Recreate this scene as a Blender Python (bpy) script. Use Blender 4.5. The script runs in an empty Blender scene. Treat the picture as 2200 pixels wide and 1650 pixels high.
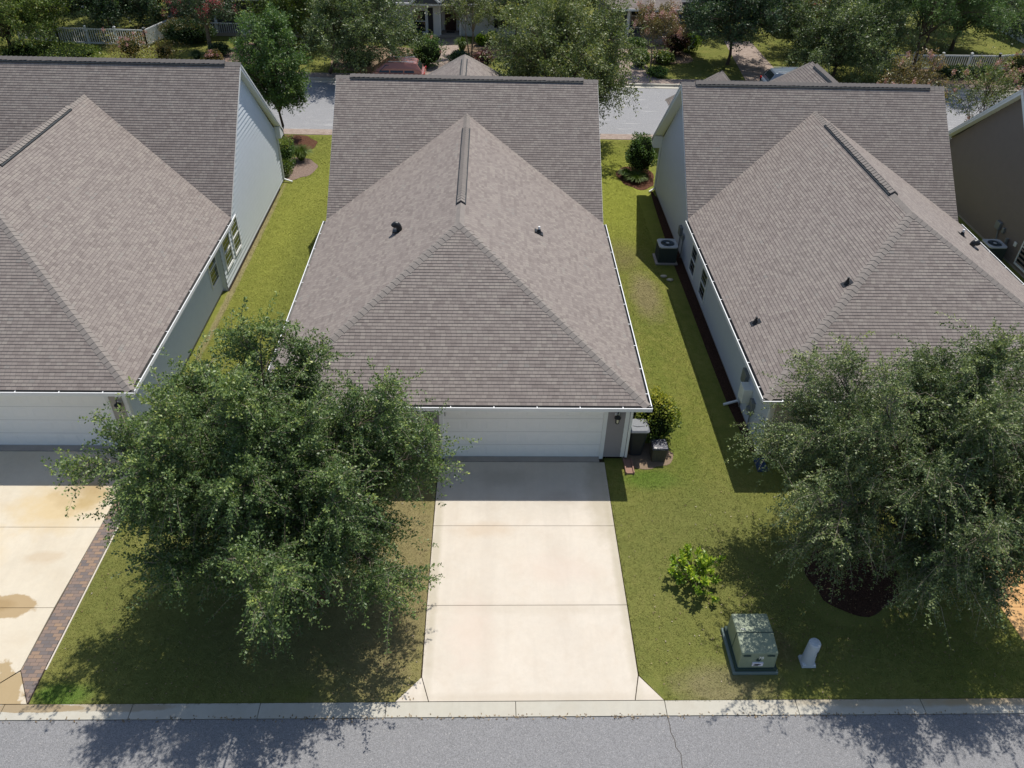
import bpy, math, random
import numpy as np
from mathutils import Vector, Matrix
scene = bpy.context.scene
C = scene.collection

# ------------------------------------------------------------------ camera
CAM = Vector((-1.109881, -18.331453, 17.180925))
RT = Vector((0.999489, -0.02099, 0.024113)); UP = Vector((-0.006184, 0.613059, 0.790013)); FW = Vector((0.031365, 0.789758, -0.612616))
cam_d = bpy.data.cameras.new('camera'); cam = bpy.data.objects.new('camera', cam_d); C.objects.link(cam)
M4 = Matrix.Identity(4)
for i in range(3):
    M4[i][0] = RT[i]; M4[i][1] = UP[i]; M4[i][2] = -FW[i]; M4[i][3] = CAM[i]
cam.matrix_world = M4
cam_d.sensor_width = 36; cam_d.lens = 36 * 1700 / 2200
cam_d.clip_start = 0.2; cam_d.clip_end = 2000
scene.camera = cam

# ------------------------------------------------------------------ light
L = Vector((0.208, 0.386, 0.897)).normalized()
world = bpy.data.worlds.new('World'); scene.world = world; world.use_nodes = True
nt = world.node_tree; bg = nt.nodes['Background']
sky = nt.nodes.new('ShaderNodeTexSky'); sky.sky_type = 'NISHITA'; sky.sun_disc = False
sky.sun_elevation = math.asin(L.z); sky.sun_rotation = math.atan2(L.x, L.y)
nt.links.new(sky.outputs[0], bg.inputs[0]); bg.inputs[1].default_value = 0.115
sd = bpy.data.lights.new('sun', 'SUN'); sd.energy = 4.3; sd.angle = math.radians(0.5); sd.color = (1, .955, .88)
so = bpy.data.objects.new('sun', sd); C.objects.link(so); so.rotation_euler = L.to_track_quat('Z', 'Y').to_euler()
so.location = (0, 0, 60)
scene.view_settings.view_transform = 'Standard'; scene.view_settings.look = 'None'
scene.view_settings.exposure = 0.12; scene.view_settings.gamma = 1

# ------------------------------------------------------------------ node helpers
class N:
    def __init__(s, name):
        s.m = bpy.data.materials.new(name); s.m.use_nodes = True; s.t = s.m.node_tree
        s.b = s.t.nodes['Principled BSDF']; s.out = s.t.nodes['Material Output']
        s._p = None
    def new(s, typ, **kw):
        n = s.t.nodes.new(typ)
        for k, v in kw.items(): setattr(n, k, v)
        return n
    def link(s, a, b): s.t.links.new(a, b)
    def pos(s):
        if s._p is None: s._p = s.new('ShaderNodeNewGeometry').outputs['Position']
        return s._p
    def noise(s, scale, detail=3, rough=.55, vec=None, typ='ShaderNodeTexNoise', dist=0):
        n = s.new(typ); n.inputs['Scale'].default_value = scale
        if 'Detail' in n.inputs: n.inputs['Detail'].default_value = detail; n.inputs['Roughness'].default_value = rough
        if dist and 'Distortion' in n.inputs: n.inputs['Distortion'].default_value = dist
        s.link(vec if vec is not None else s.pos(), n.inputs['Vector'])
        return n.outputs['Fac'] if typ == 'ShaderNodeTexNoise' else n.outputs['Distance']
    def ramp(s, fac, stops, interp='LINEAR'):
        r = s.new('ShaderNodeValToRGB'); cr = r.color_ramp; cr.interpolation = interp
        while len(cr.elements) < len(stops): cr.elements.new(.5)
        for e, (p, c) in zip(cr.elements, stops):
            e.position = p; e.color = (*c, 1) if not isinstance(c, (int, float)) else (c, c, c, 1)
        s.link(fac, r.inputs[0]); return r.outputs[0]
    def mix(s, fac, a, b, mode='MIX'):
        n = s.new('ShaderNodeMix', data_type='RGBA', blend_type=mode)
        for sock, v in ((n.inputs['Factor'], fac), (n.inputs['A'], a), (n.inputs['B'], b)):
            if hasattr(v, 'is_linked'): s.link(v, sock)
            elif isinstance(v, (int, float)): sock.default_value = v if sock.type == 'VALUE' else (v, v, v, 1)
            else: sock.default_value = (*v, 1)
        return n.outputs['Result']
    def math(s, op, a, b=0.0, c=0.0):
        n = s.new('ShaderNodeMath', operation=op)
        for i, v in enumerate((a, b, c)):
            if hasattr(v, 'is_linked'): s.link(v, n.inputs[i])
            else: n.inputs[i].default_value = v
        return n.outputs[0]
    def blob(s, x, y, rx, ry, soft=.5, nz=None, namp=.7):
        """mask 1 inside an ellipse on the ground, ragged edge"""
        sep = s.new('ShaderNodeSeparateXYZ'); s.link(s.pos(), sep.inputs[0])
        dx = s.math('DIVIDE', s.math('SUBTRACT', sep.outputs[0], x), rx)
        dy = s.math('DIVIDE', s.math('SUBTRACT', sep.outputs[1], y), ry)
        d = s.math('SQRT', s.math('ADD', s.math('MULTIPLY', dx, dx), s.math('MULTIPLY', dy, dy)))
        if nz is not None: d = s.math('ADD', d, s.math('MULTIPLY', s.math('SUBTRACT', nz, .5), namp * 2))
        mr = s.new('ShaderNodeMapRange'); mr.inputs[1].default_value = 1 + soft / 2; mr.inputs[2].default_value = 1 - soft / 2
        s.link(d, mr.inputs[0]); return mr.outputs[0]
    def bump(s, h, strength=.3, dist=.02):
        n = s.new('ShaderNodeBump'); n.inputs['Strength'].default_value = strength; n.inputs['Distance'].default_value = dist
        s.link(h, n.inputs['Height']); s.link(n.outputs[0], s.b.inputs['Normal'])
    def color(s, c):
        if hasattr(c, 'is_linked'): s.link(c, s.b.inputs['Base Color'])
        else: s.b.inputs['Base Color'].default_value = (*c, 1)
    def done(s, rough=.8, spec=.3, metal=0):
        s.b.inputs['Roughness'].default_value = rough; s.b.inputs['Specular IOR Level'].default_value = spec
        s.b.inputs['Metallic'].default_value = metal; return s.m

def simple(name, col, rough=.6, spec=.4, metal=0, var=.12, scale=3, grain=0):
    m = N(name); n = m.noise(scale, 4)
    c = m.mix(n, tuple(x * (1 - var) for x in col), tuple(min(1, x * (1 + var)) for x in col))
    if grain:
        g = m.noise(90, 2); c = m.mix(m.math('MULTIPLY', g, grain), c, tuple(x * .5 for x in col))
    m.color(c); return m.done(rough, spec, metal)

def shingle_mat(name, dark=1.0):
    m = N(name)
    uv = m.new('ShaderNodeUVMap'); uv.uv_map = 'uv'
    sep = m.new('ShaderNodeSeparateXYZ'); m.link(uv.outputs[0], sep.inputs[0])
    row = m.math('FLOOR', m.math('DIVIDE', sep.outputs[1], EXPO))
    wn = m.new('ShaderNodeTexWhiteNoise', noise_dimensions='1D'); m.link(row, wn.inputs['W'])
    def tabs(w, k):
        u = m.math('FLOOR', m.math('ADD', m.math('DIVIDE', sep.outputs[0], w), m.math('MULTIPLY', wn.outputs['Value'], k)))
        cv = m.new('ShaderNodeCombineXYZ'); m.link(u, cv.inputs[0]); m.link(row, cv.inputs[1]); cv.inputs[2].default_value = k
        w2 = m.new('ShaderNodeTexWhiteNoise', noise_dimensions='3D'); m.link(cv.outputs[0], w2.inputs['Vector'])
        return w2.outputs['Value']
    t = m.math('ADD', m.math('MULTIPLY', tabs(.16, 3.7), .72), m.math('MULTIPLY', tabs(.48, 7.3), .28))
    d = dark
    c = m.ramp(t, [(.0, (.15*d, .124*d, .113*d)), (.28, (.206*d, .174*d, .158*d)), (.5, (.245*d, .211*d, .19*d)), (.72, (.282*d, .246*d, .218*d)), (.9, (.315*d, .281*d, .242*d)), (1, (.21*d, .206*d, .192*d))])
    # vertical tab joints
    # vertical tab joints
    fr = m.math('FRACT', m.math('ADD', m.math('DIVIDE', sep.outputs[0], .16), m.math('MULTIPLY', wn.outputs['Value'], 3.7)))
    jn = m.math('LESS_THAN', fr, .13)
    c = m.mix(m.math('MULTIPLY', jn, .5), c, (.07, .06, .056))
    big = m.noise(.55, 3); c = m.mix(m.math('MULTIPLY', big, .45), c, (.25, .216, .194))
    st = m.ramp(m.noise(1.6, 4, vec=None), [(.58, 0.0), (.75, 1.0)])
    c = m.mix(m.math('MULTIPLY', st, .14), c, (.13, .125, .115))
    g = m.noise(55, 2, .7); c = m.mix(.25, c, m.ramp(g, [(.3, (.1, .085, .075)), (.7, (.38, .33, .3))]), 'MIX')
    m.color(c); m.bump(g, .35, .01)
    return m.done(.92, .25)

EXPO = .112
MAT = {}
MAT['shingle'] = shingle_mat('shingle', .94)
MAT['cap'] = simple('cap_shingle', (.27, .24, .215), .92, .2, var=.2, scale=5, grain=.4)
MAT['white'] = simple('white_trim', (.74, .75, .74), .5, .4, var=.05)
MAT['gut_in'] = simple('gutter_inside', (.13, .125, .115), .7, .3, var=.4, scale=8)
MAT['sid_blue'] = simple('pale_siding', (.64, .69, .73), .55, .35, var=.05)
MAT['sid_right'] = simple('grey_siding', (.54, .57, .61), .55, .35, var=.05)
MAT['sid_front'] = simple('taupe_siding', (.285, .262, .262), .6, .3, var=.06)
MAT['sid_beige'] = simple('beige_siding', (.40, .36, .31), .6, .3, var=.06)
MAT['sid_brown'] = simple('brown_siding', (.2, .162, .135), .65, .3, var=.08)
MAT['door'] = simple('garage_door_paint', (.84, .84, .82), .5, .4, var=.03)
MAT['seam_grey'] = simple('door_seam_grey', (.5, .5, .49), .6, .3)
MAT['dark'] = simple('black_metal', (.016, .018, .02), .45, .4, var=.2)
MAT['vent'] = simple('ridge_vent_plastic', (.02, .026, .03), .6, .3)
MAT['found'] = simple('foundation_concrete', (.4, .36, .32), .9, .2, var=.2, grain=.4)
MAT['green_reflect_glass'] = simple('glass_green_reflection', (.02, .035, .02), .08, .6, var=.3)  # dark pane with a green reflection put into its colour
m = N('window_glass'); m.color((.012, .018, .022)); MAT['glass'] = m.done(.06, .7)
m = N('lantern_glass'); m.color((.7, .66, .5)); MAT['lglass'] = m.done(.15, .6)
MAT['bark'] = simple('bark', (.105, .082, .062), .95, .1, var=.4, scale=12, grain=.6)
MAT['twig_pale'] = simple('pale_twig', (.26, .22, .17), .8, .2, var=.3, scale=10)
MAT['bark_pale'] = simple('pale_bark', (.22, .17, .12), .9, .1, var=.35, scale=10, grain=.5)

def leaf_mat(name, cols, gloss=.42, trans=.25, spec=.5):
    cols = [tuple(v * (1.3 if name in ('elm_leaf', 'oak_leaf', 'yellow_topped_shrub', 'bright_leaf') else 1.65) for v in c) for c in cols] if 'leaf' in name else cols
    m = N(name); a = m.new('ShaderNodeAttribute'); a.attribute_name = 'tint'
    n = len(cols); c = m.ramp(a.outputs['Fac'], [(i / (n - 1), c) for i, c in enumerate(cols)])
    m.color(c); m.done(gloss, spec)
    tr = m.new('ShaderNodeBsdfTranslucent'); m.link(m.mix(1.0, c, (1.25, 1.35, .6), 'MULTIPLY'), tr.inputs[0])
    mx = m.new('ShaderNodeMixShader'); mx.inputs[0].default_value = trans
    m.link(m.b.outputs[0], mx.inputs[1]); m.link(tr.outputs[0], mx.inputs[2]); m.link(mx.outputs[0], m.out.inputs[0])
    return m.m
MAT['elm'] = leaf_mat('elm_leaf', [(.028, .056, .02), (.068, .112, .036), (.145, .2, .06), (.3, .33, .08)], gloss=.45, spec=.45)
MAT['oak'] = leaf_mat('oak_leaf', [(.04, .065, .026), (.07, .105, .04), (.165, .2, .078), (.32, .34, .12)], gloss=.45, spec=.45)
MAT['olive'] = leaf_mat('olive_leaf', [(.045, .065, .022), (.08, .105, .035), (.13, .145, .05), (.22, .19, .05)], gloss=.48, spec=.4)
MAT['greenmid'] = leaf_mat('mid_green_leaf', [(.03, .06, .02), (.05, .095, .026), (.09, .14, .035), (.16, .18, .045)], gloss=.48, spec=.4)
MAT['darkleaf'] = leaf_mat('dark_leaf', [(.014, .03, .015), (.026, .048, .022), (.05, .08, .034), (.075, .105, .04)], gloss=.48, spec=.4)
MAT['yellowish'] = leaf_mat('yellow_green_leaf', [(.03, .055, .012), (.06, .095, .018), (.11, .135, .022), (.24, .20, .03)], gloss=.48, spec=.4)
MAT['shrub_yellow'] = leaf_mat('yellow_topped_shrub', [(.04, .08, .015), (.1, .15, .025), (.24, .28, .035), (.5, .46, .06)], gloss=.5, spec=.4)
MAT['bright'] = leaf_mat('bright_leaf', [(.05, .1, .01), (.11, .19, .014), (.21, .3, .02), (.36, .4, .035)], trans=.35)
MAT['autumn'] = leaf_mat('rusty_leaf', [(.05, .055, .02), (.09, .08, .025), (.16, .1, .035), (.17, .15, .05)])
MAT['purple'] = leaf_mat('purple_leaf', [(.03, .012, .014), (.055, .02, .022), (.08, .035, .025), (.1, .06, .03)])
MAT['pink'] = leaf_mat('pink_flower', [(.5, .05, .1), (.6, .1, .16), (.65, .22, .25)], trans=.3)
MAT['palepink'] = leaf_mat('pale_pink_flower', [(.5, .2, .25), (.55, .3, .32), (.6, .42, .42)], trans=.3)
MAT['blade'] = leaf_mat('ornamental_grass', [(.06, .1, .02), (.1, .16, .03), (.18, .22, .05)])
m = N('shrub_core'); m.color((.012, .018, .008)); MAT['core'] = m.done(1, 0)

# ------------------------------------------------------------------ ground materials
def lawn_mat(name, far=False):
    m = N(name)
    n1 = m.noise(.45, 4, .6, dist=.3); n2 = m.noise(3.2, 4, .65); n3 = m.noise(24, 3, .75); n4 = m.noise(48, 2, .8)
    c = m.ramp(n1, [(.28, (.15, .185, .034)), (.5, (.215, .235, .046)), (.72, (.29, .28, .07))])
    c2 = m.ramp(n2, [(.3, (.135, .175, .034)), (.52, (.225, .235, .05)), (.74, (.34, .31, .1))])
    c = m.mix(.5, c, c2)
    if far: c = m.mix(.55, c, m.ramp(m.noise(.9, 4, .7), [(.35, (.07, .095, .02)), (.6, (.15, .15, .04)), (.8, (.22, .17, .09))]))
    rag = m.noise(1.7, 5, .7)
    def patch(c, b, col, amt): return m.mix(m.math('MULTIPLY', b, amt), c, col)
    c = patch(c, m.blob(-3.6, -4.6, 1.6, 4.2, .8, rag, .45), (.36, .285, .15), .9)
    c = patch(c, m.blob(-5.6, -6.2, 2.4, 1.6, .9, rag, .5), (.2, .17, .09), .7)
    c = patch(c, m.blob(4.95, 13.4, .75, 1.3, .9, rag, .6), (.2, .16, .085), .8)
    c = patch(c, m.blob(5.5, 9.9, .55, 1.7, .9, rag, .6), (.3, .24, .14), .75)
    c = patch(c, m.blob(4.6, -7.9, 1.1, .55, .9, rag, .6), (.34, .27, .17), .8)
    c = patch(c, m.blob(6.3, -6.9, .3, .5, .9, rag, .6), (.28, .2, .12), .7)
    c = patch(c, m.blob(3.95, -.95, .85, .42, .7, rag, .5), (.08, .2, .012), .75)
    c = patch(c, m.blob(-10.9, -8.05, .65, .3, .7, rag, .5), (.06, .2, .01), .85)
    c = patch(c, m.blob(5.1, 1.2, .4, 4, 1.2, rag, .7), (.12, .19, .02), .4)
    c = patch(c, m.blob(5.2, 20.5, 2.2, 6, 1.0, rag, .5), (.33, .36, .055), .8)
    c = patch(c, m.blob(-9.5, 16, 2.4, 10, 1.0, rag, .5), (.31, .33, .06), .7)
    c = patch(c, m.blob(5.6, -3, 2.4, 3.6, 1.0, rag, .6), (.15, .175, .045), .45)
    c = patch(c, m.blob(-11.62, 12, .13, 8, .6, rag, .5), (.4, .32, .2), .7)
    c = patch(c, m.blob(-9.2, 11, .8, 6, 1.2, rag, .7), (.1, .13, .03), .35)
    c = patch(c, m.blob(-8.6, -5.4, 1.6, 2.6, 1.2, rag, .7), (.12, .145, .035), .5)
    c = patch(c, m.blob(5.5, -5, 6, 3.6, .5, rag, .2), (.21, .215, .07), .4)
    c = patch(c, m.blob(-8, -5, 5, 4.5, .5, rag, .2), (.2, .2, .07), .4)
    c = m.mix(m.ramp(n3, [(.42, .0), (.7, .36)]), c, (.06, .08, .015))
    c = m.mix(m.ramp(n4, [(.5, .0), (.72, .36)]), c, (.42, .38, .16))
    m.color(c)
    h = m.math('ADD', m.math('MULTIPLY', n3, .6), m.math('MULTIPLY', n4, .6)); m.bump(h, .9, .05)
    return m.done(.95, .1)
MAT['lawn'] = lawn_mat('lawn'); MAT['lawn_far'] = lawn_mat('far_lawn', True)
def asphalt_mat(name, base, streak=0):
    m = N(name)
    n1 = m.noise(.5, 4); n2 = m.noise(3, 4, .7); n3 = m.noise(44, 3, .95)
    v = m.new('ShaderNodeTexVoronoi', feature='F1'); v.inputs['Scale'].default_value = 60; m.link(m.pos(), v.inputs['Vector'])
    c = m.ramp(n1, [(.3, tuple(x * .86 for x in base)), (.7, tuple(x * 1.13 for x in base))])
    c = m.mix(.4, c, m.ramp(n2, [(.3, tuple(x * .78 for x in base)), (.7, tuple(x * 1.2 for x in base))]))
    c = m.mix(.75, c, m.ramp(n3, [(.34, tuple(x * .4 for x in base)), (.66, tuple(x * 1.65 for x in base))]))
    sp = m.ramp(v.outputs['Color'], [(.86, 0.0), (.93, 1.0)]); c = m.mix(m.math('MULTIPLY', sp, .5), c, (.55, .52, .48))
    if streak:
        mp = m.new('ShaderNodeMapping'); mp.inputs['Scale'].default_value = (.35, 2.2, 1); m.link(m.pos(), mp.inputs[0])
        s2 = m.noise(1.2, 3, .6, vec=mp.outputs[0]); c = m.mix(m.ramp(s2, [(.6, 0.0), (.7, .5)]), c, (.55, .54, .52))
    m.color(c); m.bump(n3, .6, .02); return m.done(.85, .35)
MAT['asphalt'] = asphalt_mat('asphalt', (.225, .223, .226))
MAT['street'] = asphalt_mat('pale_street', (.25, .25, .255), 1)
def concrete_mat(name, col, stains=()):
    m = N(name)
    n1 = m.noise(.8, 5, .6); n2 = m.noise(6, 4, .7); n3 = m.noise(60, 2, .8)
    c = m.ramp(n1, [(.25, tuple(x * .93 for x in col)), (.75, tuple(min(1, x * 1.05) for x in col))])
    c = m.mix(.3, c, m.ramp(n2, [(.3, tuple(x * .86 for x in col)), (.7, tuple(x * 1.06 for x in col))]))
    pit = m.ramp(n3, [(.62, 0.0), (.8, 1.0)]); c = m.mix(m.math('MULTIPLY', pit, .25), c, tuple(x * .5 for x in col))
    mp = m.new('ShaderNodeMapping'); mp.inputs['Scale'].default_value = (1, .12, 1); m.link(m.pos(), mp.inputs[0])
    s2 = m.noise(2.2, 4, .6, vec=mp.outputs[0]); c = m.mix(m.ramp(s2, [(.5, 0.0), (.8, .3)]), c, tuple(x * .72 for x in col))
    if stains:
        rag = m.noise(2.1, 4, .6)
        n5 = m.noise(1.3, 6, .7, dist=.6); c = m.mix(m.ramp(n5, [(.45, 0.0), (.7, .35)]), c, tuple(x * y for x, y in zip(col, (.86, .80, .74))))
        n6 = m.noise(14, 4, .8); c = m.mix(m.ramp(n6, [(.6, 0.0), (.75, .3)]), c, tuple(x * .68 for x in col))
        for (x, y, rx, ry, sc, amt, soft, na) in stains:
            c = m.mix(m.math('MULTIPLY', m.blob(x, y, rx, ry, soft, rag, na), amt), c, sc)
    m.color(c); m.bump(n3, .15, .01); return m.done(.88, .25)
MAT['drive'] = concrete_mat('driveway_concrete', (.61, .55, .465), [(-1.1, -4.3, .22, 4.2, (.47, .41, .34), .22, 1.2, .5), (.9, -4.3, .22, 4.2, (.47, .41, .34), .2, 1.2, .5), (-2.5, -4, .12, 4, (.36, .32, .22), .45, 1, .6), (2.5, -4, .12, 4, (.36, .32, .22), .45, 1, .6), (0, -8.2, 3, .12, (.42, .36, .27), .35, 1, .6), (.1, -5.7, 2.7, .16, (.45, .39, .3), .25, 1, .8), (.3, -1.2, 2.3, 1.0, (.42, .39, .33), .35, 1.2, .6), (2.3, -1.6, .35, 1.6, (.38, .33, .24), .55, .9, .6), (-.6, -.9, .7, .3, (.3, .26, .2), .3, 1, .7),
    (-1.2, -3.0, .8, .25, (.5, .36, .22), .3, 1, .7), (1.2, -1.7, .5, .25, (.3, .25, .2), .25, 1, .7), (-1.5, -6.4, .5, .9, (.6, .48, .4), .35, 1, .8), (.9, -4.4, .9, .5, (.6, .48, .4), .3, 1, .8)])
MAT['drive_left'] = concrete_mat('stained_driveway_concrete', (.60, .535, .42), [(-13.5, -2.1, 1.2, .8, (.55, .4, .18), .6, 1.1, .7), (-12.7, -1.7, .4, .5, (.45, .33, .14), .6, .8, .7), (-13.0, -1.0, .8, 1.0, (.3, .2, .08), .5, 1, .7),
    (-13.45, -5.6, .85, .38, (.36, .25, .12), .85, .1, .4), (-13.6, -5.55, .4, .2, (.3, .2, .09), .5, .5, .5), (-13.2, -8.05, 1.4, .85, (.35, .25, .12), .85, .08, .6), (-13.2, -7.9, .6, .4, (.28, .19, .09), .6, .6, .6), (-14.9, -4.2, .6, 1.1, (.6, .47, .28), .5, 1, .7), (-13.1, -4.0, .5, .2, (.45, .33, .2), .4, .8, .8)])
MAT['drive_orange'] = concrete_mat('orange_stained_concrete', (.62, .38, .17), [(15, -4, 2, 3, (.55, .28, .1), .6, 1.2, .7)])
MAT['curb'] = concrete_mat('curb_concrete', (.48, .455, .385), [(-11.6, -8.38, 1.3, .1, (.3, .22, .12), .85, .08, .5), (-9.6, -8.36, 1.3, .12, (.3, .23, .14), .6, .3, .8), (8.5, -8.35, 2.5, .12, (.36, .28, .16), .5, .6, .8), (11, -8.35, 1.5, .12, (.4, .28, .14), .6, .6, .8)])
MAT['soil'] = simple('soil', (.06, .045, .03), 1, .1, var=.5, scale=14, grain=.5)
MAT['sand'] = simple('sandy_soil', (.27, .2, .14), 1, .1, var=.3, scale=9, grain=.6)
def mulch_mat(name, a, b):
    m = N(name); n = m.noise(26, 3, .8); v = m.new('ShaderNodeTexVoronoi'); v.inputs['Scale'].default_value = 22; m.link(m.pos(), v.inputs['Vector'])
    c = m.mix(v.outputs['Color'], a, b); c = m.mix(m.ramp(n, [(.4, 0.0), (.7, .8)]), c, tuple(x * .3 for x in a)); m.color(c); m.bump(n, 1, .05); return m.done(1, .1)
MAT['mulch'] = mulch_mat('red_brown_mulch', (.11, .05, .03), (.2, .1, .065))
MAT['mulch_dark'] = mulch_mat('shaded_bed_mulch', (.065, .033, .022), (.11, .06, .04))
MAT['mulch_pale'] = mulch_mat('pale_mulch', (.27, .19, .155), (.38, .29, .24))
MAT['straw'] = mulch_mat('pine_straw', (.30, .21, .14), (.36, .27, .19))
def paver_mat(name, cols, sx=.2, sy=.1, rot=0):
    m = N(name); b = m.new('ShaderNodeTexBrick'); mp = m.new('ShaderNodeMapping'); mp.inputs['Rotation'].default_value = (0, 0, rot)
    m.link(m.pos(), mp.inputs[0]); m.link(mp.outputs[0], b.inputs['Vector']); b.inputs['Scale'].default_value = 1
    b.inputs['Brick Width'].default_value = sx; b.inputs['Row Height'].default_value = sy; b.inputs['Mortar Size'].default_value = .006
    b.inputs['Color1'].default_value = (0, 0, 0, 1); b.inputs['Color2'].default_value = (1, 1, 1, 1); b.inputs['Mortar'].default_value = (.5, .5, .5, 1); b.inputs['Bias'].default_value = 0
    c = m.ramp(b.outputs['Color'], [(i / (len(cols) - 1), x) for i, x in enumerate(cols)])
    c = m.mix(m.math('MULTIPLY', b.outputs['Fac'], .8), c, (.1, .085, .07)); g = m.noise(50, 2, .8)
    c = m.mix(m.math('MULTIPLY', g, .3), c, (.1, .08, .07)); m.color(c); return m.done(.9, .2)
MAT['paver'] = paver_mat('border_pavers', [(.15, .135, .135), (.2, .165, .15), (.27, .195, .155), (.33, .225, .15)])
MAT['brick_walk'] = paver_mat('pink_paver_walk', [(.3, .23, .19), (.38, .3, .25), (.42, .34, .29)])

# ------------------------------------------------------------------ mesh builder
class MB:
    def __init__(s): s.v = []; s.f = []; s.uv = []; s.mi = []
    def add(s, vs, fs, uvs=None, mi=0):
        b = len(s.v); s.v += [tuple(p) for p in vs]
        for k, f in enumerate(fs):
            s.f.append([b + i for i in f]); s.mi.append(mi)
            s.uv += (uvs[k] if uvs else [(0, 0)] * len(f))
    def face(s, vs, uv=None, mi=0): s.add(vs, [list(range(len(vs)))], [uv] if uv else None, mi)
    def box(s, x0, x1, y0, y1, z0, z1, mi=0, tx=0, ty=0):
        v = [(x0, y0, z0), (x1, y0, z0), (x1, y1, z0), (x0, y1, z0), (x0 + tx, y0 + ty, z1), (x1 - tx, y0 + ty, z1), (x1 - tx, y1 - ty, z1), (x0 + tx, y1 - ty, z1)]
        s.add(v, [[3, 2, 1, 0], [4, 5, 6, 7], [0, 1, 5, 4], [1, 2, 6, 5], [2, 3, 7, 6], [3, 0, 4, 7]], None, mi)
    def bar(s, a, b, w, h, up=(0, 0, 1), mi=0):
        a = Vector(a); b = Vector(b); d = (b - a).normalized(); u = Vector(up); r = d.cross(u)
        if r.length < 1e-4: r = d.cross(Vector((0, 1, 0)))
        r.normalize(); u = r.cross(d); r *= w / 2; u *= h / 2
        v = [a - r - u, a + r - u, a + r + u, a - r + u, b - r - u, b + r - u, b + r + u, b - r + u]
        s.add(v, [[3, 2, 1, 0], [4, 5, 6, 7], [0, 1, 5, 4], [1, 2, 6, 5], [2, 3, 7, 6], [3, 0, 4, 7]], None, mi)
    def prism(s, poly, off, mi=0):
        """extrude a planar polygon along vector off"""
        off = Vector(off); n = len(poly); p = [Vector(q) for q in poly]
        s.add(p + [q + off for q in p], [list(range(n))[::-1], [n + i for i in range(n)]] + [[i, (i + 1) % n, n + (i + 1) % n, n + i] for i in range(n)], None, mi)
    def tube(s, pts, rad, k=6, mi=0, cap=True):
        pts = [Vector(p) for p in pts]; vs = []; fs = []
        for i, p in enumerate(pts):
            d = (pts[min(i + 1, len(pts) - 1)] - pts[max(i - 1, 0)]).normalized()
            a = d.cross(Vector((0, 0, 1)));
            if a.length < .1: a = d.cross(Vector((1, 0, 0)))
            a.normalize(); b = d.cross(a); r = rad[i] if hasattr(rad, '__len__') else rad
            for j in range(k):
                t = 2 * math.pi * j / k; vs.append(p + a * (r * math.cos(t)) + b * (r * math.sin(t)))
        for i in range(len(pts) - 1):
            for j in range(k): fs.append([i * k + j, i * k + (j + 1) % k, (i + 1) * k + (j + 1) % k, (i + 1) * k + j])
        if cap: fs.append(list(range(k))[::-1]); fs.append([(len(pts) - 1) * k + j for j in range(k)])
        s.add(vs, fs, None, mi)
    def lathe(s, cx, cy, prof, k=20, mi=0, sx=1, sy=1):
        vs = []; fs = []
        for r, z in prof:
            for j in range(k):
                t = 2 * math.pi * j / k; vs.append((cx + r * sx * math.cos(t), cy + r * sy * math.sin(t), z))
        n = len(prof)
        for i in range(n - 1):
            for j in range(k): fs.append([i * k + j, i * k + (j + 1) % k, (i + 1) * k + (j + 1) % k, (i + 1) * k + j])
        fs.append(list(range(k))[::-1]); fs.append([(n - 1) * k + j for j in range(k)])
        s.add(vs, fs, None, mi)
    def build(s, name, mats, parent=None, smooth=False, bevel=0):
        me = bpy.data.meshes.new(name); me.from_pydata(s.v, [], s.f)
        uvl = me.uv_layers.new(name='uv'); uvl.data.foreach_set('uv', np.array(s.uv, 'f').ravel())
        mats = mats if isinstance(mats, (list, tuple)) else [mats]
        for m in mats: me.materials.append(MAT[m] if isinstance(m, str) else m)
        me.polygons.foreach_set('material_index', s.mi)
        if smooth: me.polygons.foreach_set('use_smooth', [True] * len(s.f))
        me.update(); o = bpy.data.objects.new(name, me); C.objects.link(o)
        if parent is not None:
            o.parent = parent
            q = parent; mt = Matrix.Identity(4)
            while q is not None and q.type == 'EMPTY': mt = mt @ q.matrix_basis.inverted(); q = q.parent
            if parent.type == 'EMPTY': o.matrix_parent_inverse = mt
        if bevel:
            b = o.modifiers.new('bevel', 'BEVEL'); b.width = bevel; b.segments = 2; b.limit_method = 'ANGLE'
        return o
def tag(o, label=None, cat=None, group=None, kind=None):
    for k, v in (('label', label), ('category', cat), ('group', group), ('kind', kind)):
        if v: o[k] = v
    return o
def thing(name, label, cat, loc=(0, 0, 0), group=None):
    o = bpy.data.objects.new(name, None); C.objects.link(o); o.location = loc; o.empty_display_size = .3
    return tag(o, label, cat, group)
def struct(name, mb, mat): return tag(mb.build(name, mat), kind='structure')
def clip(poly, lo, hi):
    def half(P, val, s):
        out = []
        for i in range(len(P)):
            a, b = P[i], P[(i + 1) % len(P)]; da = s * (a[1] - val); db = s * (b[1] - val)
            if da >= 0: out.append(a)
            if (da > 0 and db < 0) or (da < 0 and db > 0):
                t = da / (da - db); out.append((a[0] + t * (b[0] - a[0]), a[1] + t * (b[1] - a[1])))
        return out
    return half(half(poly, lo, 1), hi, -1) if len(poly) > 2 else []
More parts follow.
